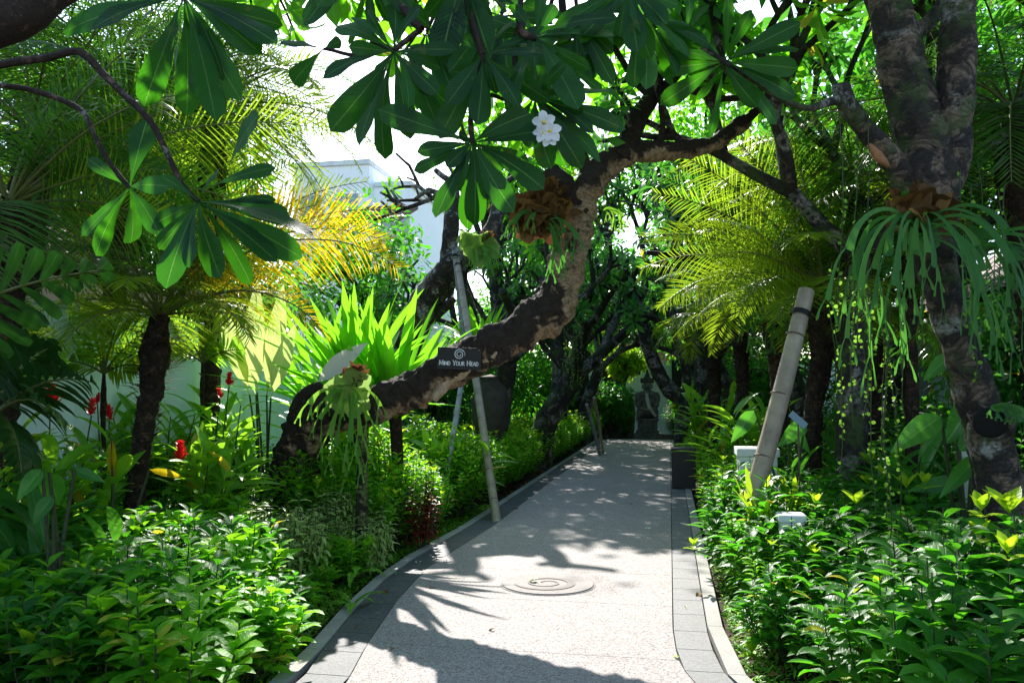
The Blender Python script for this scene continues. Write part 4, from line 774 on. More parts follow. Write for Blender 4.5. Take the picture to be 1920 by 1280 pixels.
SHADE_CROWN = MB(); rosettes(SHADE_CROWN, [q for q in shade_tips if rng.random() < .7 and (q[0] - CAM).dot(UP) > .46 * (q[0] - CAM).dot(FW)], .32, .1, 18, 2, 4, True); SHADE_CROWN.build('crown', M['frangi'], ov)  # unseen crown added overhead to keep light off the hanging leaf clusters
def cluster(pix, lv, rat=.3, upt=.35, dsp=.12):
    """Leaves from one branch end, each reaching a named place: (base x, base y, tip x, tip y[, width ratio])."""
    px, py, d = pix; O, D, NN, L, W, K = [], [], [], [], [], []
    for q in lv:
        if len(q) == 2: bx, by, tx, ty = px, py, q[0], q[1]
        else: bx, by, tx, ty = q[:4]
        r = q[4] * .85 if len(q) > 4 else rat * rng.uniform(.68, .92)
        dz = rng.uniform(-dsp, dsp) * 1.6; o = P(bx, by, d + rng.uniform(-.01, .01)); e = P(tx, ty, d + dz); v = e - o; k = rng.uniform(.1, .75)
        n = -FW * rng.uniform(.55, .95) + UP * rng.uniform(-.2, .7) + RT * rng.uniform(-.9, .9); n = (n - v.normalized() * n.dot(v.normalized())).normalized()
        if rng.random() < .35: n = -n; k = -k
        dd = v.normalized() + n * k * .5
        O.append(tuple(o)); D.append(tuple(dd)); NN.append(tuple(n)); L.append(v.length * 1.02); W.append(max(.05, v.length * r)); K.append(k)
    mb = MB(); leaves(mb, O, D, NN, L, W, 'frangi', 4, 14, np.array(K), .09, .11); return mb
CL = [((345, -5, 3.25), [(171, 54), (232, 87), (310, 98), (360, 55), (450, 185), (403, 222), (490, 101), (517, 80), (527, 47), (350, 215), (270, 198), (375, 60, 371, 181), (330, 140), (420, 150), (120, 60), (400, -90), (250, -60), (500, -60), (480, 30)], .3),
 ((372, 378, 2.85), [(430, 312, 484, 215, .42), (390, 352, 514, 314), (413, 380, 516, 374), (583, 440), (564, 482), (517, 489), (470, 532), (413, 518), (312, 538), (299, 466), (355, 500), (300, 330), (410, 320), (290, 420), (545, 410)], .34),
 ((243, 352, 3.0), [(155, 440), (180, 478), (165, 298), (275, 226), (245, 455), (300, 440), (320, 350), (262, 400)], .36),
 ((607, 92, 3.0), [(528, 78, .38), (549, 157), (640, 78, .4)], .4),
 ((738, 97, 2.75), [(605, 146), (622, 243), (690, 193, .26), (720, 299), (767, 201, .2), (769, 258), (806, 227, .2), (825, 253), (855, 211), (821, 175), (655, 88, .2), (690, 20), (790, 10), (850, 90), (700, 160), (740, 10), (660, 30, .2)], .33),
 ((905, 104, 2.75), [(895, 232), (972, 198), (956, 208), (885, 158), (870, -20, 822, 115, .36), (1020, 100), (960, 40), (840, 60), (930, 175), (850, 190)], .34),
 ((887, 268, 2.7), [(784, 285), (778, 319), (818, 405), (890, 421), (962, 396), (990, 302), (838, 312), (939, 318), (915, 350, .3), (850, 360, .3), (860, 250), (930, 252)], .36),
 ((1003, 181, 2.8), [(989, 279), (1060, 312), (1073, 258), (1113, 248), (1124, 302), (1170, 242), (1093, 208), (1030, 290), (1000, 70), (1060, 120), (930, 150), (1095, 160), (960, 250), (1040, 90)], .34),
 ((1005, 70, 2.85), [(1045, 140, .3), (1065, 60), (1020, -20), (960, 10), (1080, 110), (990, 130), (1040, 10), (930, 60)], .33),
 ((1180, -20, 2.9), [(1200, 60), (1120, 45), (1250, 45), (1160, 90), (1220, 110), (1130, 0), (1270, 10), (1090, 70), (1290, -30)], .34),
 ((690, -60, 2.9), [(655, 82, .22), (700, 62), (730, 40), (770, 20)], .34),
 ((870, -50, 2.85), [(830, 100, .4), (915, 50, .35), (890, 70), (800, 30), (950, 20), (860, 20)], .36)]
for x_, y_, d_ in XC: CL.append(((x_, y_, d_), [(x_ + math.cos(a) * r_, y_ + math.sin(a) * r_) for a, r_ in ((rng.uniform(-.6, 3.7), rng.uniform(85, 150)) for _ in range(8))], .34))
for pix, lv, rat in CL[4:]:
    for i in range(6):
        a = rng.uniform(-.5, 3.64); rr = rng.uniform(90, 185) * (2.8 / pix[2]); lv.append((pix[0] + math.cos(a) * rr, pix[1] + math.sin(a) * rr))
for pix, lv, rat in CL: cluster(pix, [(q if len(q) != 3 else (pix[0], pix[1], q[0], q[1], q[2])) for q in lv], rat).build('leaf_cluster', M['frangi_shaded'], ov)
CF = [((1357, 117, 4.2), [(1498, 44), (1498, 91), (1495, 128), (1491, 181), (1455, 232), (1330, 259), (1305, 188), (1240, 195), (1232, 130), (1236, 85), (1310, 60), (1365, -10), (1408, 20), (1420, 200), (1260, 40)], .33),
      ((1285, 66, 4.2), [(1232, 10), (1290, -20), (1330, 10), (1225, 60), (1250, 110)], .34)]
for pix, lv, rat in CF: cluster(pix, lv, rat).build('leaf_cluster', M['frangi_shaded'], m3)
CROWN3.build('crown', M['frangi_far'], m3)
def flower(parent, c, nrm, r, nm='flower'):
    nrm = Vector(nrm).normalized(); q = nrm.orthogonal().normalized(); q2 = nrm.cross(q); mb = MB()
    for i in range(5):
        a = i * 1.2566 + .3; rad = q * math.cos(a) + q2 * math.sin(a); leaves(mb, [tuple(c)], [tuple(rad + nrm * .35)], [tuple(nrm - rad * .3)], r, r * .75, 'round', 4, 6, .7, .25)
    f = mb.build(nm, M['petal'], parent)
    mb = MB(); ellip(mb, Vector(c) + nrm * r * .1, (r * .16,) * 3, 10, 6); mb.build('throat', M['petal_y'], f)
for px, py, r in ((1020, 230, .04), (1031, 248, .042), (1019, 251, .036), (1029, 260, .032)): flower(ov, P(px, py, 2.62), -FW + UP * rng.uniform(-.3, .5) + RT * rng.uniform(-.5, .5), r)

# ------------------------------------------------------------------ staghorn ferns and coin vines
def antler(mb, p, d, L, w, out, lvl=2, rnd=.5, g=.22):
    p = Vector(p); d = Vector(d).normalized(); out = Vector(out)
    pts = [p]; dd = d.copy(); n = 8
    for i in range(n): dd = (dd + Vector((0, 0, -g * rng.uniform(.7, 1.3))) + Vector((rng.uniform(-.07, .07), rng.uniform(-.07, .07), 0))).normalized(); pts.append(pts[-1] + dd * L / n)
    tw = out + RT * rng.uniform(-.5, .5)
    strip(mb, pts, [w * .3, w * .4, w * .5, w * .58, w * .65, w * .75, w * .95, w * 1.2, w * 1.35 if lvl else w * .08], tw, rnd, rng.uniform(-.1, .45))
    if lvl:
        sd = dd.cross(tw).normalized()
        for sg in (-1, 1):
            if rng.random() < 1.1: antler(mb, pts[-1] - dd * L * .03 + sd * sg * w * .38, dd + sd * sg * rng.uniform(.25, .7), L * rng.uniform(.28, .62), w * rng.uniform(.5, .72), tw, lvl - 1, rnd, g * .8)
def lobe(mb, c, r, nrm, up, rnd=.5, n=24, lob=.12, cup=.35):
    c = Vector(c); nrm = Vector(nrm).normalized(); up = (Vector(up) - nrm * Vector(up).dot(nrm)).normalized(); sd = up.cross(nrm); v = []; K = 6; ph = rng.uniform(0, 6)
    for j in range(1, K + 1):
        for i in range(n):
            a = i * 6.283 / n; rr = r * j / K * (1 + lob * (j / K) ** 2 * (math.sin(a * 5 + ph) + .5 * math.sin(a * 9 + 2 * ph)))
            v.append(c + sd * rr * math.cos(a) + up * rr * math.sin(a) + nrm * (cup * r * (j / K) ** 2 * (.3 + .7 * max(0, math.sin(a))) + .03 * r * math.sin(a * 7 + j)))
    q = [((j) * n + i, j * n + (i + 1) % n, (j + 1) * n + (i + 1) % n, (j + 1) * n + i) for j in range(K - 1) for i in range(n)]
    mb.add([tuple(x) for x in v] + [tuple(c)], q, [(i, (i + 1) % n, K * n) for i in range(n)], r=rnd)
def staghorn(label, c, out, fr, mat='stag', sh=((0, 0, .16),), dry=(), shm='shield', w=.042, ls=1.0, g=.22):
    """fr: (sideways, up, length) of each antler frond; sh and dry: (sideways, up, radius) of shield fronds."""
    c = Vector(c); t = thing('staghorn_fern', label, 'fern', c, 'staghorn ferns on the trunks'); out = Vector(out)
    if sh:
        mb = MB()
        for a, b_, r in sh: lobe(mb, c + RT * a + UP * b_ + out * .02, r, out, UP + RT * rng.uniform(-.3, .3), rng.random())
        mb.build('shield_frond', M[shm], t)
    if dry:
        mb = MB()
        for a, b_, r in dry: lobe(mb, c + RT * a + UP * b_ - out * .02, r, out + RT * a * 2, UP + RT * a * 4, rng.random(), 24, .14, 1.1)
        for a, b_, r in dry:
            k = 16; an = N.random(k) * 6.283; q = np.array(c + RT * a + UP * b_ - out * .01) + N.normal(size=(k, 3)) * r * .35
            dd = np.outer(np.cos(an), np.array(RT)) + np.outer(np.abs(np.sin(an)) + .3, np.array(UP)) + np.array(out)[None] * (.2 + .8 * N.random((k, 1))); leaves(mb, q, dd, np.array(out)[None] * .5 + N.normal(size=(k, 3)) * .6, r * (.6 + .9 * N.random(k)), r * .55, 'ellip', 2, 5, -.4 + 1.8 * N.random(k), .5, .2)
        mb.build('dried_shield', M['dry'], t)
    mb = MB()
    for a, b_, L in list(fr) + [(q[0] * rng.uniform(.5, 1.2), q[1] + rng.uniform(-.4, .2), q[2] * rng.uniform(.4, .9)) for q in fr[::3]]: antler(mb, c + out * rng.uniform(.02, .08) + (RT * (a * .1 + rng.uniform(-.05, .05)) + UP * rng.uniform(-.07, .07)) * (1 if sh else .1), RT * a * 1.3 + UP * (b_ + .25) + out * rng.uniform(.3, .8), L * ls * rng.uniform(.42, .62), w * rng.uniform(.75, 1.25), out, 2, rng.random(), g)
    mb.build('antler_frond', M[mat], t); return t
OUT = -FW + RT * .1
staghorn('staghorn fern with pale shields on the elbow of the leaning limb', P(655, 742, 7.82), OUT, [(-.9, .4, .5), (-.4, .1, .6), (-.25, -.3, .8), (-.1, -.4, .9), (.05, -.4, 1.15), (.1, -.3, 1.0), (.4, .2, .7), (.7, .3, .6), (.2, -.3, 1.0)], 'stag_lit', ((-.1, .06, .13), (.05, .1, .16), (.05, -.05, .15), (-.08, -.02, .14)), ((.06, .2, .1), (.02, .17, .09)))
staghorn('staghorn fern with brown curled shields in the bend of the leaning limb', P(1022, 415, 7.68), OUT, [(.3, -.2, .75), (.55, .1, .85), (.2, -.3, .6), (-.6, .4, .65), (-.75, .3, .7), (-.45, .2, .6), (.1, -.3, .7)], 'stag', ((.06, -.02, .1),), ((-.14, .08, .17), (-.1, -.02, .18), (.0, .12, .17), (.08, .06, .15), (-.05, .2, .13), (.05, -.08, .13), (-.16, -.08, .12), (.02, .3, .1)))
staghorn('yellow green staghorn fern on the propped frangipani', P(893, 470, 15.0), OUT, [(-.3, .2, .6), (.2, .1, .8), (.5, .4, .7), (.7, .3, .8), (.0, -.2, .9), (.35, -.1, .9), (.6, .5, .9), (-.1, -.1, .7)], 'stag_lit', ((0, .05, .24), (.16, .1, .22), (-.12, .12, .2), (.08, -.1, .2), (.25, 0, .18), (-.2, .2, .15)), ((.2, .2, .12),))
staghorn('large staghorn fern below the fork of the big right trunk', P(1715, 430, 4.85), OUT, [(-.95, .7, .75), (-.8, .6, .9), (-.7, .5, 1.0), (-.5, .3, .8), (-.85, .4, .95), (-.2, .1, .55), (.0, -.1, .8), (.1, 0, .95), (.4, .6, .6), (.55, .5, .8), (.35, .2, .9), (.7, .9, .4), (-.3, .1, 1.0), (.2, -.2, .75), (-.6, .3, 1.0), (-.1, 0, 1.1)], 'stag', ((-.08, .12, .09), (.02, -.03, .12)), ((-.06, .08, .12), (.1, .05, .13), (.0, .1, .12)), 'stag', w=.034, ls=1.35, g=.3)
staghorn('staghorn fern hanging on the right side of the big trunk above the cut stump', P(1820, 470, 4.9), OUT, [(.3, .5, .8), (.5, .5, .9), (.1, .2, 1.15), (.2, .1, 1.0), (.0, 0, 1.05), (-.15, .1, .9), (.4, .3, .8), (.25, .3, 1.2)], 'stag', ((0, .04, .1),), (), 'stag', w=.034, ls=1.2, g=.3)
staghorn('small staghorn fern on the shadowed trunk left of the bamboo pole', P(1425, 590, 9.2), OUT, [(-.5, .3, .5), (-.3, 0, .6), (.0, -.1, .7), (.3, .1, .6), (.5, .3, .5), (-.1, .1, .65), (.2, .2, .7), (-.6, .1, .5)], 'stag', ((0, .05, .13),), (), 'stag')
staghorn('small staghorn fern trailing from the limb over the path', P(1130, 395, 7.95), OUT, [(.2, 0, .35), (.4, .2, .5), (.3, .3, .4)], 'stag_lit', (), (), w=.035)
staghorn('staghorn fern on the cut stump at the right', P(1850, 768, 4.86), OUT, [(.4, .9, .3), (.7, .6, .38), (-.3, .5, .2), (.6, .2, .3)], 'stag', (), (), w=.04)
def coin_vine(label, pix, strands, group):
    o = P(*pix); t = thing('coin_vine', label, 'vine', o, group); mb, ml = MB(), MB()
    for k in range(strands):
        q = o + RT * rng.uniform(-.2, .2) + FW * rng.uniform(-.12, .12) + UP * rng.uniform(-.1, .1); L = rng.uniform(.6, 1.45); pts = [q]; n = 9
        for i in range(n): pts.append(pts[-1] + Vector((rng.uniform(-.018, .018), rng.uniform(-.018, .018), -L / n)))
        tube(mb, pts, [.0035] * len(pts), 4, .2, 0, cap=False)
        m = int(L / .04); z = np.sort(N.random(m)) ** .8; P_ = np.array([list(x) for x in pts]); tt = np.linspace(0, 1, len(P_)); bb = np.stack([np.interp(z, tt, P_[:, i]) for i in range(3)], -1)
        a = N.random(m) * 6.283; d = np.stack([np.cos(a), np.sin(a), -.3 + 0 * a], -1); keep = N.random(m) < .85
        nn = np.array(-FW)[None] * .8 + N.normal(size=(m, 3)) * .5
        leaves(ml, bb[keep], d[keep], nn[keep], .027 * (.6 + .6 * N.random(keep.sum())), .026, 'round', 2, 4, .3, .2)
    s_ = mb.build('strand', M['vine'], t); ml.build('leaves', M['coin'], t)
coin_vine('curtain of thin coin leaved vine strands hanging below the big right staghorn fern', (1650, 560, 5.2), 10, 'coin vines')
coin_vine('coin leaved vine strands along the right side of the forked trunk', (1835, 330, 4.95), 5, 'coin vines')
coin_vine('coin leaved vine strands in front of the brown trunk right of the bamboo pole', (1595, 520, 5.6), 4, 'coin vines')
coin_vine('sparse coin leaved vine strands from the cut stub above the right palms', (1590, 235, 4.85), 3, 'coin vines')
coin_vine('leafy vine strands on a far dark trunk left of the statue', (1075, 610, 16.5), 12, 'coin vines')

# ------------------------------------------------------------------ bamboo props, mossy post and the sign
def pole(label, a, b, r, mat='bamboo', nodes=.55, group='bamboo props', bands=()):
    a, b = Vector(a), Vector(b); t = thing('bamboo_pole', label, 'pole', (a.x, a.y, 0), group); v = (b - a); L = v.length; u = v.normalized()
    mb = MB(); tube(mb, [a - u * .05, a.lerp(b, .5) + Vector((.012, 0, 0)), b], [r, r * .97, r * .9], 14, .1, .03, 3); mb.build('culm', M[mat], t)
    s = nodes * .6; k = 0
    while s < L - .05:
        c = a + u * s; mb = MB(); tube(mb, [c - u * .008, c, c + u * .008], [r * 1.0, r * 1.06, r * 1.0], 14, .01, 0, cap=False); mb.build('joint', M['node'], t); s += nodes * rng.uniform(.9, 1.1)
    for f in bands:
        c = a + u * L * f; mb = MB(); tube(mb, [c - u * .025, c + u * .025], [r * 1.08, r * 1.08], 14, .03, 0, cap=False); mb.build('tie', M['black_tie'], t)
    return t
pole('leaning bamboo pole standing on the left path border, propping the grey frangipani', G(931, 976), P(857, 488, 15.2), .06, bands=(.97,))
pole('thinner grey bamboo pole set in the left hedge behind the leaning one', P(824, 960, 10.3), P(868, 700, 13.0), .045, 'bamboo_grey')
pole('grey metal like bamboo prop tied under the fork of the grey frangipani', P(872, 690, 14.9), P(852, 470, 15.1), .048, 'bamboo_grey', bands=(.96,))
pole('thick pale bamboo pole leaning in the right bed with a black tie near its top', P(1412, 935, 7.0), P(1512, 545, 7.6), .083, nodes=.62, bands=(.88,))
pole('thin bamboo pole at the far left path edge, the paler of the crossed pair', G(1125, 853), P(1100, 758, 20.4), .045, 'bamboo_grey')
pole('thin brown bamboo pole at the far left path edge, the darker of the crossed pair', G(1122, 851) + Vector((.1, .3, 0)), P(1114, 745, 20.8), .045)
a = G(679, 1074) + Vector((-.02, .05, 0)); t = thing('support_post', 'mossy wooden post under the elbow of the leaning limb', 'post', a)
mb = MB(); tube(mb, [a - Vector((0, 0, .1)), P(678, 940, 7.65), P(682, 800, 7.95)], [.06, .055, .05], 12, .05, .12, 8); mb.build('shaft', M['moss_post'], t)

GLY = {'M': [[(0, 0), (.06, 1)], [(.06, 1), (.4, .1)], [(.4, .1), (.74, 1)], [(.74, 1), (.8, 0)]], 'I': [[(.1, 0), (.1, 1)]], 'N': [[(.05, 0), (.05, 1)], [(.05, 1), (.65, 0)], [(.65, 0), (.65, 1)]],
 'D': [[(.08, 0), (.08, 1)], [(.08, 1), (.4, 1), (.62, .75), (.66, .5), (.62, .25), (.4, 0), (.08, 0)]], 'Y': [[(0, 1), (.32, .48)], [(.64, 1), (.32, .48)], [(.32, .48), (.32, 0)]],
 'O': [[(.38 + .36 * math.cos(a), .5 + .5 * math.sin(a)) for a in np.linspace(0, 6.283, 17)]], 'U': [[(.06, 1), (.06, .3), (.2, .03), (.38, 0), (.56, .05), (.66, .3), (.66, 1)]],
 'R': [[(.08, 0), (.08, 1)], [(.08, 1), (.4, 1), (.54, .78), (.4, .52), (.08, .5)], [(.3, .5), (.62, 0)]], 'H': [[(.08, 0), (.08, 1)], [(.64, 0), (.64, 1)], [(.08, .52), (.64, .52)]],
 'E': [[(.08, 0), (.08, 1)], [(.08, 1), (.5, 1)], [(.08, .52), (.42, .52)], [(.08, 0), (.52, 0)]], 'A': [[(0, 0), (.34, 1)], [(.34, 1), (.68, 0)], [(.13, .36), (.55, .36)]]}
ADV = {'M': .92, 'I': .3, 'N': .82, 'D': .8, 'Y': .7, 'O': .86, 'U': .82, 'R': .7, 'H': .84, 'E': .64, 'A': .76}
sc_ = P(861, 672, 7.5); sg = thing('warning_sign', 'small black sign reading MIND YOUR HEAD under a pale spiral, fixed to the leaning limb', 'sign', sc_)
sw, sh_ = 82 / FPX * 7.5 / 2, 41 / FPX * 7.5 / 2
tiltv = R(-2); SX = RT * math.cos(tiltv) + UP * math.sin(tiltv); SY = UP * math.cos(tiltv) - RT * math.sin(tiltv); SN = -FW
mb = MB(); v = [tuple(sc_ + SX * a + SY * b_ + SN * f) for f in (-.012, 0) for a, b_ in ((-sw, -sh_), (sw, -sh_), (sw, sh_), (-sw, sh_))]
mb.add(v, [(4, 5, 6, 7), (3, 2, 1, 0), (0, 1, 5, 4), (1, 2, 6, 5), (2, 3, 7, 6), (3, 0, 4, 7)]); mb.build('board', plain('black board', (.012, .012, .013), .5, .1, 5, 0, .3), sg, False)
mb = MB()
def stroke(pts, wd):
    for (a, b_), (c, d) in zip(pts[:-1], pts[1:]):
        l = math.hypot(c - a, d - b_) or 1; nx_, ny_ = -(d - b_) / l * wd / 2, (c - a) / l * wd / 2; ex, ey = (c - a) / l * wd * .25, (d - b_) / l * wd * .25
        q = [(a - ex + nx_, b_ - ey + ny_), (a - ex - nx_, b_ - ey - ny_), (c + ex - nx_, d + ey - ny_), (c + ex + nx_, d + ey + ny_)]
        mb.add([tuple(sc_ + SX * x + SY * y + SN * .002) for x, y in q], [(0, 1, 2, 3)])
cap = .05; sm = .038; x = 0; lay = []
for wrd in ('MIND', 'YOUR', 'HEAD'):
    for i, ch in enumerate(wrd): h = cap if i == 0 else sm; lay.append((ch, x, h)); x += ADV[ch] * h
    x += .024
tot = x - .024; k = (2 * sw * .9) / tot
for ch, xx, h in lay:
    for st_ in GLY[ch]:
        thick = abs(st_[0][0] - st_[-1][0]) < .02 and len(st_) == 2
        stroke([(-sw * .9 + (xx + a * h) * k, -sh_ * .62 + b_ * h * k) for a, b_ in st_], (.0085 if thick else .0065))
    for st_ in GLY[ch]:
        for a, b_ in (st_[0], st_[-1]):
            if b_ in (0, 1) and len(st_) == 2: stroke([(-sw * .9 + (xx + (a - .1) * h) * k, -sh_ * .62 + b_ * h * k), (-sw * .9 + (xx + (a + .1) * h) * k, -sh_ * .62 + b_ * h * k)], .004)
mb.build('lettering', plain('pale lettering', (.62, .63, .62), .6, .05, 5, 0), sg, False)
for a in (-.9, .9):
    mb = MB(); ellip(mb, sc_ + SX * sw * a + SY * sh_ * .82 + SN * .001, (.004, .004, .004), 8, 6); mb.build('screw', plain('steel', (.4, .4, .4), .35, .1), sg)
mb = MB(); spiral(mb, sc_ + SY * sh_ * .38 + SN * .002, np.array(SX), np.array(SY), .012, .052, 2.1, lambda t: .0085 * (1 - .25 * t) if t > .06 else .004, R(-15)); mb.build('spiral_emblem', plain('pale emblem', (.55, .56, .55), .6, .05, 5, 0), sg, False)

# ------------------------------------------------------------------ planting: ginger, strap leaves, shrubs
def cane(mb, ms, base, top, nl, L, W, k=.8, prof='lance', spread=.9, rnd=None, up=.5):
    """A leafy cane: alternate long leaves in two ranks along a bent stem."""
    b, e = Vector(base), Vector(top); m = b.lerp(e, .5) + Vector((0, 0, .12 * (e - b).length)); tube(ms, [b, m, e], [.011, .009, .005], 6, .15, 0, cap=False)
    q = (e - m).normalized(); sd = q.cross(Vector((0, 0, 1)));
    if sd.length < .1: sd = Vector((1, 0, 0))
    a = rng.uniform(0, 3.14); sd.normalize(); s2 = q.cross(sd); sd = sd * math.cos(a) + s2 * math.sin(a)
    O, D, NN, LL, K = [], [], [], [], []
    for i in range(nl):
        f = .3 + .7 * i / max(1, nl - 1); p = b.lerp(m, f * 2) if f < .5 else m.lerp(e, f * 2 - 1); s = 1 if i % 2 else -1
        d = sd * s * spread + q * (.6 + .5 * f) + Vector((rng.uniform(-.15, .15), rng.uniform(-.15, .15), up * .4)); O.append(tuple(p)); D.append(tuple(d)); NN.append(tuple(q * .4 + Vector((0, 0, 1)) + Vector((rng.uniform(-.3, .3), rng.uniform(-.3, .3), 0)))); LL.append(L * rng.uniform(.75, 1.1) * (.75 + .25 * math.sin(f * 3.1))); K.append(k * rng.uniform(.5, 1.4))
    leaves(mb, O, D, NN, np.array(LL), W, prof, 4, 8, np.array(K), .3, .04, rnd)
def ginger(label, c, canes, h, flowers=(), mat='ginger', L=.58, W=.115, group='red gingers', name='red_ginger', cat='plant', nl=9):
    c = Vector(c); c.z = 0; t = thing(name, label, cat, c, group); mb, ms = MB(), MB()
    for i in range(canes):
        a = rng.uniform(0, 6.28); r = rng.uniform(.0, .18); b = c + Vector((math.cos(a) * r, math.sin(a) * r, -.05)); e = c + Vector((math.cos(a) * r * 3.2, math.sin(a) * r * 3.2, h * rng.uniform(.65, 1.05))); cane(mb, ms, b, e, nl, L, W)
    mb.build('leaves', M[mat], t); ms.build('stem', M['stem'], t)
    for px, py, d, s in flowers:
        p = P(px, py, d); n = 60; f = np.linspace(0, 1, n); a = np.arange(n) * 2.4; ax = np.array([rng.uniform(-.3, .3), 0, 1.0]); o = np.array(p)[None] + np.outer(f - .5, ax) * s
        rad = np.stack([np.cos(a), np.sin(a), 0 * a], -1); m2_ = MB(); leaves(m2_, o, rad * (1.0 - .5 * f[:, None]) + ax * .45 + N.normal(size=(n, 3)) * .25, rad * -.5 + np.array([0, 0, 1.]), s * .55 * (1.15 - .6 * f) * (.7 + .6 * N.random(n)), s * .24, 'ellip', 2, 3, -.5, .4); fo = m2_.build('flower', M['red'], t)
        m2_ = MB(); tube(m2_, [Vector((c.x + (p.x - c.x) * .4, c.y + (p.y - c.y) * .4, 0)), p - Vector((0, 0, s * .5))], [.008, .006], 5, .2, 0, cap=False); m2_.build('flower_stem', M['stem'], t)
ginger('red ginger clump with drooping bright leaves between the date palm trunk and the leaning frangipani', P(370, 960, 7.9), 9, 1.05, ((338, 848, 7.6, .17), (430, 712, 8.4, .12), (412, 738, 8.5, .09)), nl=10)
ginger('red ginger clump at the left edge with a red flower spike against the wall', P(90, 960, 6.6), 9, 1.1, ((95, 745, 6.6, .17), (172, 765, 6.9, .12)))
ginger('red ginger clump behind the date palm trunk with dark red flowers', P(215, 930, 8.4), 9, 1.2, ((205, 775, 8.3, .13), (183, 748, 8.2, .09)))
ginger('ginger clump against the wall left of the cream leaved plant', P(420, 900, 9.4), 8, 1.5, (), L=.55)
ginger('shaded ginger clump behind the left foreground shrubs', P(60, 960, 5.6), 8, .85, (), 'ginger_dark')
ginger('ginger clump of long arching leaves deep in the right bed behind the white planter', P(1400, 850, 11.0), 12, 1.35, (), 'ginger', L=.68, W=.11, group='gingers in the right bed', name='ginger_clump')
ginger('ginger clump of long leaves beyond the black bin', P(1330, 850, 14.5), 12, 1.5, (), 'ginger', L=.7, W=.12, group='gingers in the right bed', name='ginger_clump')
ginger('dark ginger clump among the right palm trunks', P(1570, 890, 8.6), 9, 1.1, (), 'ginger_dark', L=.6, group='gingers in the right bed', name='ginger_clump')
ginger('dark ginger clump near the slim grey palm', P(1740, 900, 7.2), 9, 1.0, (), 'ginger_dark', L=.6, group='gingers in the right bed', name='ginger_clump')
ginger('ginger clump left of the stone urn under the bamboo prop', P(850, 860, 11.6), 9, 1.0, (), 'ginger', L=.55, group='gingers in the left bed', name='ginger_clump')

ginger('ginger clump in front of the wall between the two left date palm trunks', P(300, 930, 8.9), 10, 1.35, ())
ginger('bright ginger clump at the foot of the cream leaved plant', P(425, 930, 9.6), 8, 1.1, ())
ginger('ginger clump in the far left corner by the feather palm', P(20, 930, 6.0), 9, 1.2, ())
ginger('tall ginger clump behind the strap leaves', P(620, 890, 11.2), 10, 2.0, (), L=.65)
ginger('ginger clump beneath the grey frangipani', P(720, 880, 12.0), 10, 1.3, (), group='gingers in the left bed', name='ginger_clump')
def strap_clump(label, c, n, L, W, mat='sword', k=(.05, .8), h0=0.0, group=None, name='strap_lily', cat='plant', spread=1.0, stem=True):
    c = Vector(c); t = thing(name, label, cat, (c.x, c.y, 0), group); mb = MB(); a = N.random(n) * 6.283; e = (1.35 - 1.0 * N.random(n) ** 1.3 * spread)
    d = np.stack([np.cos(a) * np.cos(e), np.sin(a) * np.cos(e), np.sin(e)], -1); nn = np.stack([-np.cos(a) * np.sin(e), -np.sin(a) * np.sin(e), np.cos(e)], -1)
    o = np.array([c.x, c.y, h0])[None] + np.stack([np.cos(a), np.sin(a), 0 * a], -1) * .06 + np.array([0, 0, 1.0]) * (N.random((n, 1)) * .15)
    if h0 > .5 and stem: ms = MB(); tube(ms, [Vector((c.x, c.y, -.1)), Vector((c.x + .03, c.y, h0 * .6)), Vector((c.x, c.y, h0 + .1))], [.09, .07, .07], 10, .1, .1); ms.build('stem', M['palm_trunk'], t)
    leaves(mb, o, d, nn, L * (.65 + .45 * N.random(n)), W * (.8 + .4 * N.random(n)), 'sword', 2, 8, k[0] + (k[1] - k[0]) * N.random(n), .25, .02); mb.build('leaves', M[mat], t)
    return t
strap_clump('large clump of bright strap leaves behind the elbow of the leaning limb', (P(665, 900, 9.9).x, P(665, 900, 9.9).y, 0), 85, 1.65, .12, h0=1.3, group='strap leaf clumps')
strap_clump('clump of bright strap leaves fanning in front of the grey frangipani', (P(740, 900, 9.6).x, P(740, 900, 9.6).y, 0), 56, 1.5, .11, h0=1.3, group='strap leaf clumps')
strap_clump('tall strap leaf clump close to the wall behind the cream leaves', (P(600, 880, 10.8).x, P(600, 880, 10.8).y, 0), 42, 1.6, .105, h0=1.25, group='strap leaf clumps')
strap_clump('small tuft of narrow pale straps at the foot of the leaning trunk', (P(478, 985, 8.6).x, P(478, 985, 8.6).y, 0), 34, .72, .03, k=(.1, 1.0), h0=.0, spread=.6, mat='ginger')
strap_clump('narrow tuft of straps on the right of the leaning trunk base', (P(585, 990, 8.6).x, P(585, 990, 8.6).y, 0), 18, .4, .03, k=(.1, 1.0))
strap_clump('yellow green bird nest straps under the propped frangipani', (P(900, 640, 15.3).x, P(900, 640, 15.3).y, 0), 34, 1.05, .11, h0=2.3, mat='sword', stem=False)
strap_clump('dark strap leaves among the right palm trunks', (P(1690, 880, 7.4).x, P(1690, 880, 7.4).y, 0), 50, .95, .035, h0=.3, mat='ginger_dark')
for px, py, d in ((1418, 905, 6.8), (1448, 935, 6.6), (1490, 900, 7.0)):
    q = P(px, py, d); strap_clump('young upright straps at the foot of the right bamboo pole', (q.x, q.y, 0), 7, .5, .05, k=(.0, .3), h0=q.z - .42, spread=.35, mat='new_leaf', stem=False, group='young straps by the bamboo pole')
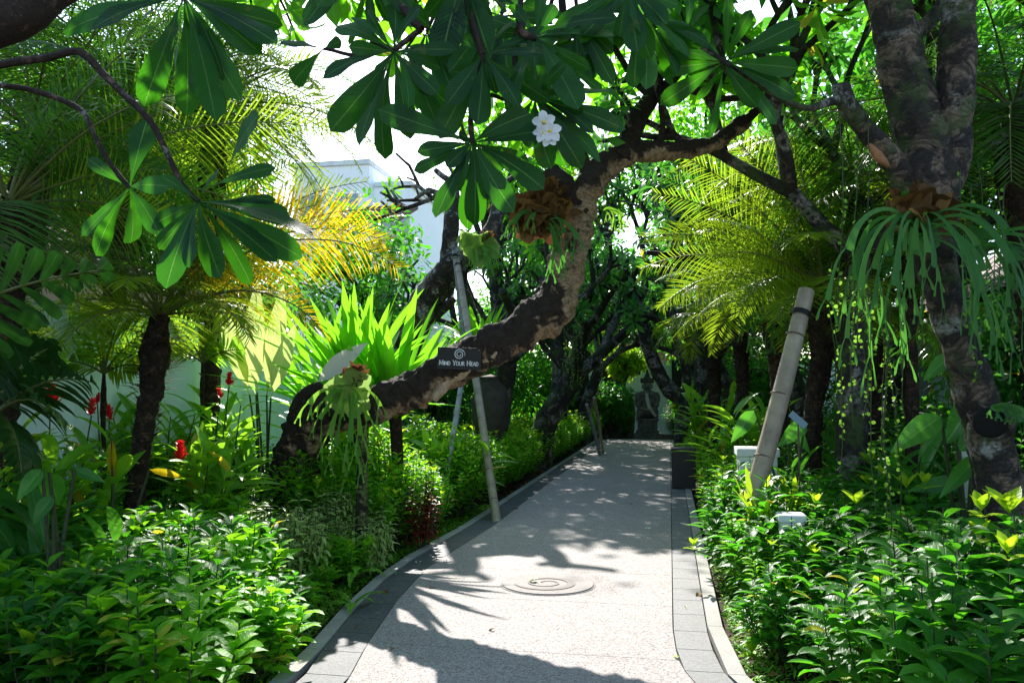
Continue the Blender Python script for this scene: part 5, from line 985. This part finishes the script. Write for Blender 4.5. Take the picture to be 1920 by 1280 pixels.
# broad leaf plants
def paddle_plant(name, label, c, specs, mat, prof='paddle', rat=.3, group=None, fold=.25, k0=.5):
    """specs: (tip px, tip py, depth, base px, base py): each leaf blade from base to tip."""
    c = Vector(c); t = thing(name, label, 'plant', (c.x, c.y, 0), group); ms = MB()
    for tx, ty, d, bx, by, *r in specs:
        o, e = P(bx, by, d), P(tx, ty, d + rng.uniform(-.1, .1)); v = e - o; n = (-FW * .7 + UP * .5 + RT * rng.uniform(-.4, .4)); mb = MB(); k = rng.uniform(.2, 1) * k0
        leaves(mb, [tuple(o)], [tuple(v.normalized() + n * k * .5)], [tuple(n)], v.length, v.length * (r[0] if r else rat), prof, 6, 14, k, fold, .04); mb.build('leaf', M[mat], t)
        g0 = Vector((c.x + rng.uniform(-.05, .05), c.y + rng.uniform(-.05, .05), -.05)); tube(ms, [g0, g0.lerp(o, .5) + Vector((0, 0, .1)), o], [.018, .014, .009], 6, .2, 0, cap=False)
    ms.build('stem', M['stem'], t)
q = P(500, 900, 9.6)
paddle_plant('variegated_banana', 'cream and yellow leaved banana plant by the wall left of the strap leaves', q, [(478, 520, 9.6, 482, 735, .2), (532, 530, 9.5, 500, 740, .19), (553, 605, 9.3, 508, 745, .24), (440, 600, 9.8, 480, 740, .22), (410, 560, 9.8, 468, 740, .2)], 'pale', 'ellip')
q = P(600, 930, 9.0)
paddle_plant('bleached_leaf_plant', 'plant with one big white bleached leaf behind the elbow of the leaning limb', q, [(688, 640, 8.75, 592, 720, .3)], 'white_leaf', 'ellip')
q = P(1800, 960, 5.6)
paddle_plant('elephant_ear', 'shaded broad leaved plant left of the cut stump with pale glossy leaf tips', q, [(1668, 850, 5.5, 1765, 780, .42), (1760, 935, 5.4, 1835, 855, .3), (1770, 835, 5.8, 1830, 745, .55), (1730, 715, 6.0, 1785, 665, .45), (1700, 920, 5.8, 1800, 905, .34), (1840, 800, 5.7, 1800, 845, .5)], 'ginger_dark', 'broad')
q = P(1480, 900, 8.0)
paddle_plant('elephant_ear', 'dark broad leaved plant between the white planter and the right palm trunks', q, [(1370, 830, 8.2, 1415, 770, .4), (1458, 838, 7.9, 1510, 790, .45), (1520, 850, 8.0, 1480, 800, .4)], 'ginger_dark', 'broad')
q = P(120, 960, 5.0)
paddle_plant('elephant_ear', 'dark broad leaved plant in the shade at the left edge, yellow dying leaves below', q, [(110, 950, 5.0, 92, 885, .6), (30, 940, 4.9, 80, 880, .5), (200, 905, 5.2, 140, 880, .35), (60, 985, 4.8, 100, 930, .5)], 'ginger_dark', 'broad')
paddle_plant('ginger_leaf', 'single yellowed ginger leaves hanging beside the date palm trunk', P(212, 980, 6.6), [(213, 905, 6.6, 210, 820, .25), (165, 955, 6.4, 130, 905, .3), (345, 895, 7.0, 280, 880, .22)], 'palm_yel', 'lance')
# seed pods of low shrubs: prototypes, then copies
def shrub_mesh(name, label, group, h, r, stems, pairs, L, W, leafm, prof='ellip', k=.7, nv=4, droop=0.0, stemm='stem', top_new=0, cat='shrub', lean=1.0):
    t = thing(name, label, cat, (0, 0, 0), group); mb, ms, mn = MB(), MB(), MB(); O, D, NN, LL = [], [], [], []
    for s in range(stems):
        a = rng.uniform(0, 6.28); q = math.sqrt(rng.random()); x, y = math.cos(a) * r * q, math.sin(a) * r * q; hh = h * (1 - .32 * q * q) * rng.uniform(.72, 1.08)
        b = Vector((x * .45, y * .45, -.05)); e = Vector((x * lean, y * lean, hh)); m = b.lerp(e, .55) + Vector((x * .15, y * .15, .04)); tube(ms, [b, m, e], [.006, .005, .003], 4, .2, 0, cap=False)
        ax = (e - m).normalized()
        for i in range(pairs):
            f = .25 + .75 * (i + .3) / pairs; p = b.lerp(m, f * 1.8) if f < .555 else m.lerp(e, (f - .555) / .445); a2 = i * 1.57 + rng.uniform(-.35, .35)
            for sg in (0, math.pi):
                rad = Vector((math.cos(a2 + sg), math.sin(a2 + sg), 0)); f2 = (i + 1) / pairs
                O.append(tuple(p)); D.append(tuple(rad * (1 - .35 * f2) + ax * (.25 + .5 * f2) + Vector((0, 0, -droop)))); NN.append(tuple(Vector((0, 0, 1)) - rad * .25 + Vector((rng.uniform(-.3, .3), rng.uniform(-.3, .3), 0)))); LL.append(L * rng.uniform(.65, 1.15) * (1 - .35 * (f2 > .93)))
        if top_new and rng.random() < top_new:
            n = 5; aa = np.arange(n) * 1.3 + rng.random(); leaves(mn, np.tile(np.array(e), (n, 1)), np.stack([np.cos(aa) * .7, np.sin(aa) * .7, .9 + 0 * aa], -1), np.stack([-np.cos(aa), -np.sin(aa), .8 + 0 * aa], -1), L * .75, W * .8, prof, 2, 5, .3, .3)
    leaves(mb, O, D, NN, np.array(LL), W * np.array(LL) / L, prof, 2, nv, k * (.5 + N.random(len(O))), .35, .05)
    mb.build('foliage', M[leafm], t); ms.build('stem', M[stemm], t)
    if mn.v: mn.build('young_leaves', M['new_leaf'], t)
    return t
def spread(protos, spots, labels=None):
    for i, (x, y, s) in enumerate(spots):
        pr = protos[i % len(protos)]; o = pr if not pr.get('used_') else copy_tree(pr); pr['used_'] = 1
        o.location = (x, y, rng.uniform(-.05, .0)); o.rotation_euler = (rng.uniform(-.06, .06), rng.uniform(-.06, .06), rng.uniform(0, 6.28)); o.scale = (s, s, s * rng.uniform(.9, 1.1))
    for p in protos:
        if 'used_' in p: del p['used_']
GL = 'leafy green shrubs in the low hedge along the left of the path'
pl = [shrub_mesh('hedge_shrub', 'bright leafy shrub of the low hedge along the left path border', GL, .95, .5, 46, 11, .115, .058, 'hedge', nv=4, top_new=.15) for _ in range(4)]
sp = []
y = 7.9
while y < 31:
    e = lx(y) - TW - .25
    for j in range(2 if y < 9.6 else (3 if y < 20 else 2)): sp.append((e - .38 - j * .55 + rng.uniform(-.1, .1), y + rng.uniform(-.2, .2), rng.uniform(.85, 1.12) * (1 + .06 * j)))
    y += .62
spread(pl, sp)
GF = 'shaded leafy shrubs in the left foreground bed'
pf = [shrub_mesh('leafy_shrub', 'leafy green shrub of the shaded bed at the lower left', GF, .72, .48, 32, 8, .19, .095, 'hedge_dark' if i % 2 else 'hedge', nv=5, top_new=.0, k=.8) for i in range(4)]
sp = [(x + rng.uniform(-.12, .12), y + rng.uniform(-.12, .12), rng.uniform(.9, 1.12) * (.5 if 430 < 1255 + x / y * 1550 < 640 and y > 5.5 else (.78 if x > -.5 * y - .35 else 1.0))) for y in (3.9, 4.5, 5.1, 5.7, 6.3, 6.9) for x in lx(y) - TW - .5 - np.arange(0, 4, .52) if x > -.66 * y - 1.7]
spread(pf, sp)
pv = [shrub_mesh('variegated_shrub', 'pale drooping variegated shrub beside the left path border before the mossy post', 'pale variegated shrubs by the left border', .78, .36, 36, 11, .11, .032, 'varieg', 'lance', 1.1, 5, .45) for _ in range(2)]
spread(pv, [(G(600, 1105).x - .28, 6.35, 1.0), (G(630, 1085).x - .3, 6.95, .95), (G(560, 1110).x - .3, 6.5, 1.05), (-3.1, 7.6, 1.0), (-2.75, 7.35, .8)])
pr_ = [shrub_mesh('red_shrub', 'dark red leaved shrub in the left hedge near the leaning bamboo pole', None, .75, .25, 22, 10, .09, .04, 'red_leaf', nv=4, droop=.4)]
spread(pr_, [(P(765, 960, 8.9).x + .12, P(765, 960, 8.9).y, 1.0)])
GR = 'dark leafy shrubs in the shaded right bed'
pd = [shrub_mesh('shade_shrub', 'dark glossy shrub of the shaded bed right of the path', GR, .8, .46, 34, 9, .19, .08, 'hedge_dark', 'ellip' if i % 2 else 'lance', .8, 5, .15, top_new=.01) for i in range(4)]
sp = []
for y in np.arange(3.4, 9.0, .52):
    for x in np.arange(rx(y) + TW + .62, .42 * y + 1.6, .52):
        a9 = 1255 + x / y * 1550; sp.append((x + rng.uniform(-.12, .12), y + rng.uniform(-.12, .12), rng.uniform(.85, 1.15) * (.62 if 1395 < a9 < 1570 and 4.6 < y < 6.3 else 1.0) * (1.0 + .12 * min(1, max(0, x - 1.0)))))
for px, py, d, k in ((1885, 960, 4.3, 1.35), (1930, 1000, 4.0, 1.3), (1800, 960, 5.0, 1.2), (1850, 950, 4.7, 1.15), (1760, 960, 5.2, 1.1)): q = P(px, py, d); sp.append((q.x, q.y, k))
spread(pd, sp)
GB = 'bright shrubs spilling over the right path border'
pb = [shrub_mesh('border_shrub', 'sunlit shrub spilling over the right path border', GB, .82, .4, 40, 11, .1, .042, 'hedge', 'lance', .9, 5, .2, top_new=.12) for _ in range(2)]
spread(pb, [(rx(y) + TW + .55 + rng.uniform(-.05, .08), y, rng.uniform(.9, 1.1)) for y in (6.2, 6.9, 7.6, 8.3, 9.0, 9.7)] + [(rx(y) + TW + .95, y, 1.0) for y in (7.4, 8.2, 9.1)])
GH = 'shrubs of the hedge along the far right of the path'
pg = [shrub_mesh('hedge_shrub', 'green shrub of the hedge beyond the black bin right of the path', GH, 1.05, .5, 42, 11, .105, .048, 'hedge_dark' if i else 'hedge', nv=4, top_new=.1) for i in range(3)]
sp = []
for y in np.arange(10.2, 31, .66):
    for j in range(3): 
        if y > 13.2 or j > 0 or y < 12.9: sp.append((TW + (.62 if not 13 < y < 15 else .95) + j * .6 + rng.uniform(-.1, .1), y + rng.uniform(-.2, .2), rng.uniform(.85, 1.1) * (1 + .06 * j)))
spread(pg, sp)
GM = 'taller shrubs behind the beds'
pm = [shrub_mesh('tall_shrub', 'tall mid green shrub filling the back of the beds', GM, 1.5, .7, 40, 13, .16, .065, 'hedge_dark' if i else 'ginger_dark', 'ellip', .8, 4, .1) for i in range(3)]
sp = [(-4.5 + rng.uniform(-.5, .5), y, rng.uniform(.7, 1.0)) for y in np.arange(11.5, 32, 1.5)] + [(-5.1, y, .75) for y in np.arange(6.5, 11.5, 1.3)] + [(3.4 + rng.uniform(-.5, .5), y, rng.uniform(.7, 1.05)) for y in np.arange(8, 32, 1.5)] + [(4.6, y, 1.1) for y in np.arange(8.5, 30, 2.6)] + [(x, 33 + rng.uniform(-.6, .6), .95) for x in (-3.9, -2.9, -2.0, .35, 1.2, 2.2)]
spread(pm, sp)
# young yellow-green shoots that catch the sun
def sprig(label, px, py, d, s, n=6, lean=0.0):
    p = P(px, py, d); t = thing('young_shoot', label, 'plant', (p.x, p.y, 0), 'yellow green young shoots'); ms = MB(); tube(ms, [Vector((p.x + lean, p.y, 0)), Vector((p.x + lean * .7, p.y, p.z * .6)), p - Vector((0, 0, s * .2))], [.006, .005, .004], 6, .1, 0, cap=False); ms.build('stem', M['stem'], t)
    mb = MB()
    for j in range(2):
        a = np.arange(n // 2 + j) * (6.283 / (n // 2 + j)) + rng.random() * 3; e = .35 + .8 * j; m = len(a); dd = np.stack([np.cos(a) * math.cos(e), np.sin(a) * math.cos(e), math.sin(e) + 0 * a], -1); nn = np.stack([-np.cos(a) * math.sin(e), -np.sin(a) * math.sin(e), math.cos(e) + 0 * a], -1)
        leaves(mb, np.tile(np.array(p) + np.array([0, 0, s * (.25 * j - .2)]), (m, 1)), dd, nn, s * (.8 + .3 * N.random(m)), s * .52, 'ellip', 4, 8, .4, .25)
    mb.build('leaves', M['new_leaf'], t)
for lab, px, py, d, s in (('large yellow shoot standing tall in the right foreground below the elephant ear', 1840, 960, 4.3, .13), ('yellow green shoot under the tall one in the right foreground', 1835, 1010, 4.25, .12), ('yellow shoot leaning over the right border tiles', 1300, 1025, 7.0, .1), ('yellow green shoot at the bottom right corner', 1800, 1255, 3.5, .13), ('yellow shoot at the foot of the right border shrubs', 1410, 1225, 5.2, .11),
    ('small shoot above the white bollard', 1530, 945, 6.0, .1), ('yellow green shoot in the middle of the right foreground shrubs', 1575, 1180, 4.4, .12), ('leftmost upright shoot in the lower left corner', 55, 1215, 4.1, .14), ('middle upright shoot at the lower left', 135, 1215, 4.05, .15), ('right upright shoot at the lower left', 200, 1215, 4.1, .15), ('yellow green shoot at the right edge beside the tallest shrubs', 1890, 1040, 3.8, .12), ('low yellow shoot in the lower right foreground', 1650, 1110, 4.2, .11), ('shoot among the left foreground shrubs above the corner shoots', 245, 1150, 4.4, .14),
    ('yellow green shoot near the elephant ear', 1735, 910, 5.6, .11), ('low shoot beside the right kerb', 1480, 1110, 5.3, .1), ('bright shoot over the left foreground bed near the variegated shrubs', 470, 1140, 5.2, .13)): sprig(lab, px, py, d, s, 6, .42 if 'leaning over' in lab else 0)
# fern at the mossy post, fallen petals and leaves, ground cover
def fern(label, c, n, L):
    c = Vector(c); t = thing('sword_fern', label, 'fern', (c.x, c.y, 0), 'small ferns along the left border')
    for i in range(n):
        mb, mr = MB(), MB(); a = i * 2.4 + rng.random(); frond(mb, mr, (c.x, c.y, .02), (math.cos(a), math.sin(a), rng.uniform(.5, 1.4)), L * rng.uniform(.7, 1.1), L * .16, .014, 24, 1.5, .1, .3, r0=.003, start=.1, segs=2); f = mb.build('frond', M['fern'], t); mr.build('stalk', M['rachis'], f)
fern('small fern at the foot of the mossy post', G(668, 1085), 9, .4)
fern('small fern spilling on the left kerb before the mossy post', G(660, 1140), 7, .28)
for px, py, lab in ((1050, 929, 'white fallen flower lying left of centre on the shaded path'), (1215, 992, 'white fallen flower on the path near the right border'), (1000, 1088, 'pale yellow fallen flower on the manhole cover')):
    q = G(px, py, .02); t = thing('fallen_flower', lab, 'flower', q); f0 = MB(); a = np.arange(5) * 1.2566; leaves(f0, np.tile(np.array(q) + [0, 0, .012], (5, 1)), np.stack([np.cos(a), np.sin(a), .35 + 0 * a], -1), np.stack([-np.cos(a) * .3, -np.sin(a) * .3, 1 + 0 * a], -1), .045, .032, 'round', 2, 4, .5, .3); f0.build('petals', M['petal' if py < 1050 else 'coin'], t); f0 = MB(); ellip(f0, q + Vector((0, 0, .012)), (.008, .008, .008), 8, 6); f0.build('throat', M['petal_y'], t)
for px, py, lab in ((973, 953, 'dry brown leaf curled on the path beside the left border'), (728, 1105, 'dry brown leaf on the left border tiles'), (1312, 1110, 'small dry leaf on the right border tiles')):
    q = G(px, py, .012); mb = MB(); a = rng.uniform(0, 6); leaves(mb, [tuple(q)], [(math.cos(a), math.sin(a), .12)], [(0, .2, 1)], .13, .05, 'ellip', 4, 8, 1.2, .5); o = mb.build('fallen_leaf', M['dry'], None); tag(o, lab, 'leaf')
for k in range(16):
    y_ = rng.uniform(4.6, 15); sd_ = rng.random(); x_ = lx(y_) - rng.uniform(-.25, .3) if sd_ < .5 else (rx(y_) + rng.uniform(-.15, .25) if sd_ < .8 else rng.uniform(lx(y_), rx(y_)))
    mb = MB(); a = rng.uniform(0, 6.28); L_ = rng.uniform(.03, .075); leaves(mb, [(x_, y_, .012)], [(math.cos(a), math.sin(a), .1)], [(rng.uniform(-.3, .3), .2, 1)], L_, L_ * .45, 'ellip', 4, 6, rng.uniform(.4, 1.4), .4); tag(mb.build('fallen_leaf', M['dry' if k % 3 else 'new_leaf']), 'tiny dry leaf scattered on the paving', 'leaf', 'tiny dry leaves scattered on the paving')
mb = MB(); K = 9000
yy = 3.2 + 9 * N.random(K) ** 1.3; side = N.random(K) < .55; off = TW + .22 + np.abs(N.normal(size=K)) * .22
xx = np.where(side, np.array([lx(v) for v in yy]) - off, np.array([rx(v) for v in yy]) + off - .06); a = N.random(K) * 6.283
leaves(mb, np.stack([xx, yy, -.05 + 0 * xx], -1), np.stack([np.cos(a), np.sin(a), .4 + 1.2 * N.random(K)], -1), np.stack([-np.cos(a), -np.sin(a), 1 + 0 * a], -1), .03 + .06 * N.random(K), .018, 'ellip', 2, 3, .8, .3)
tag(mb.build('ground_cover', M['grass']), kind='stuff')
mb = MB(); K = 2500; yy = 3.2 + 16 * N.random(K); side = N.random(K) < .5; off = TW + .2 + N.random(K) * 1.6; xx = np.where(side, np.array([lx(v) for v in yy]) - off, np.array([rx(v) for v in yy]) + off); a = N.random(K) * 6.283
leaves(mb, np.stack([xx, yy, -.035 + 0 * xx], -1), np.stack([np.cos(a), np.sin(a), .1 + 0 * a], -1), np.stack([0 * a, 0 * a, 1 + 0 * a], -1) + N.normal(size=(K, 3)) * .2, .1, .04, 'ellip', 2, 3, .8, .3)
tag(mb.build('leaf_litter', M['dry']), kind='stuff')
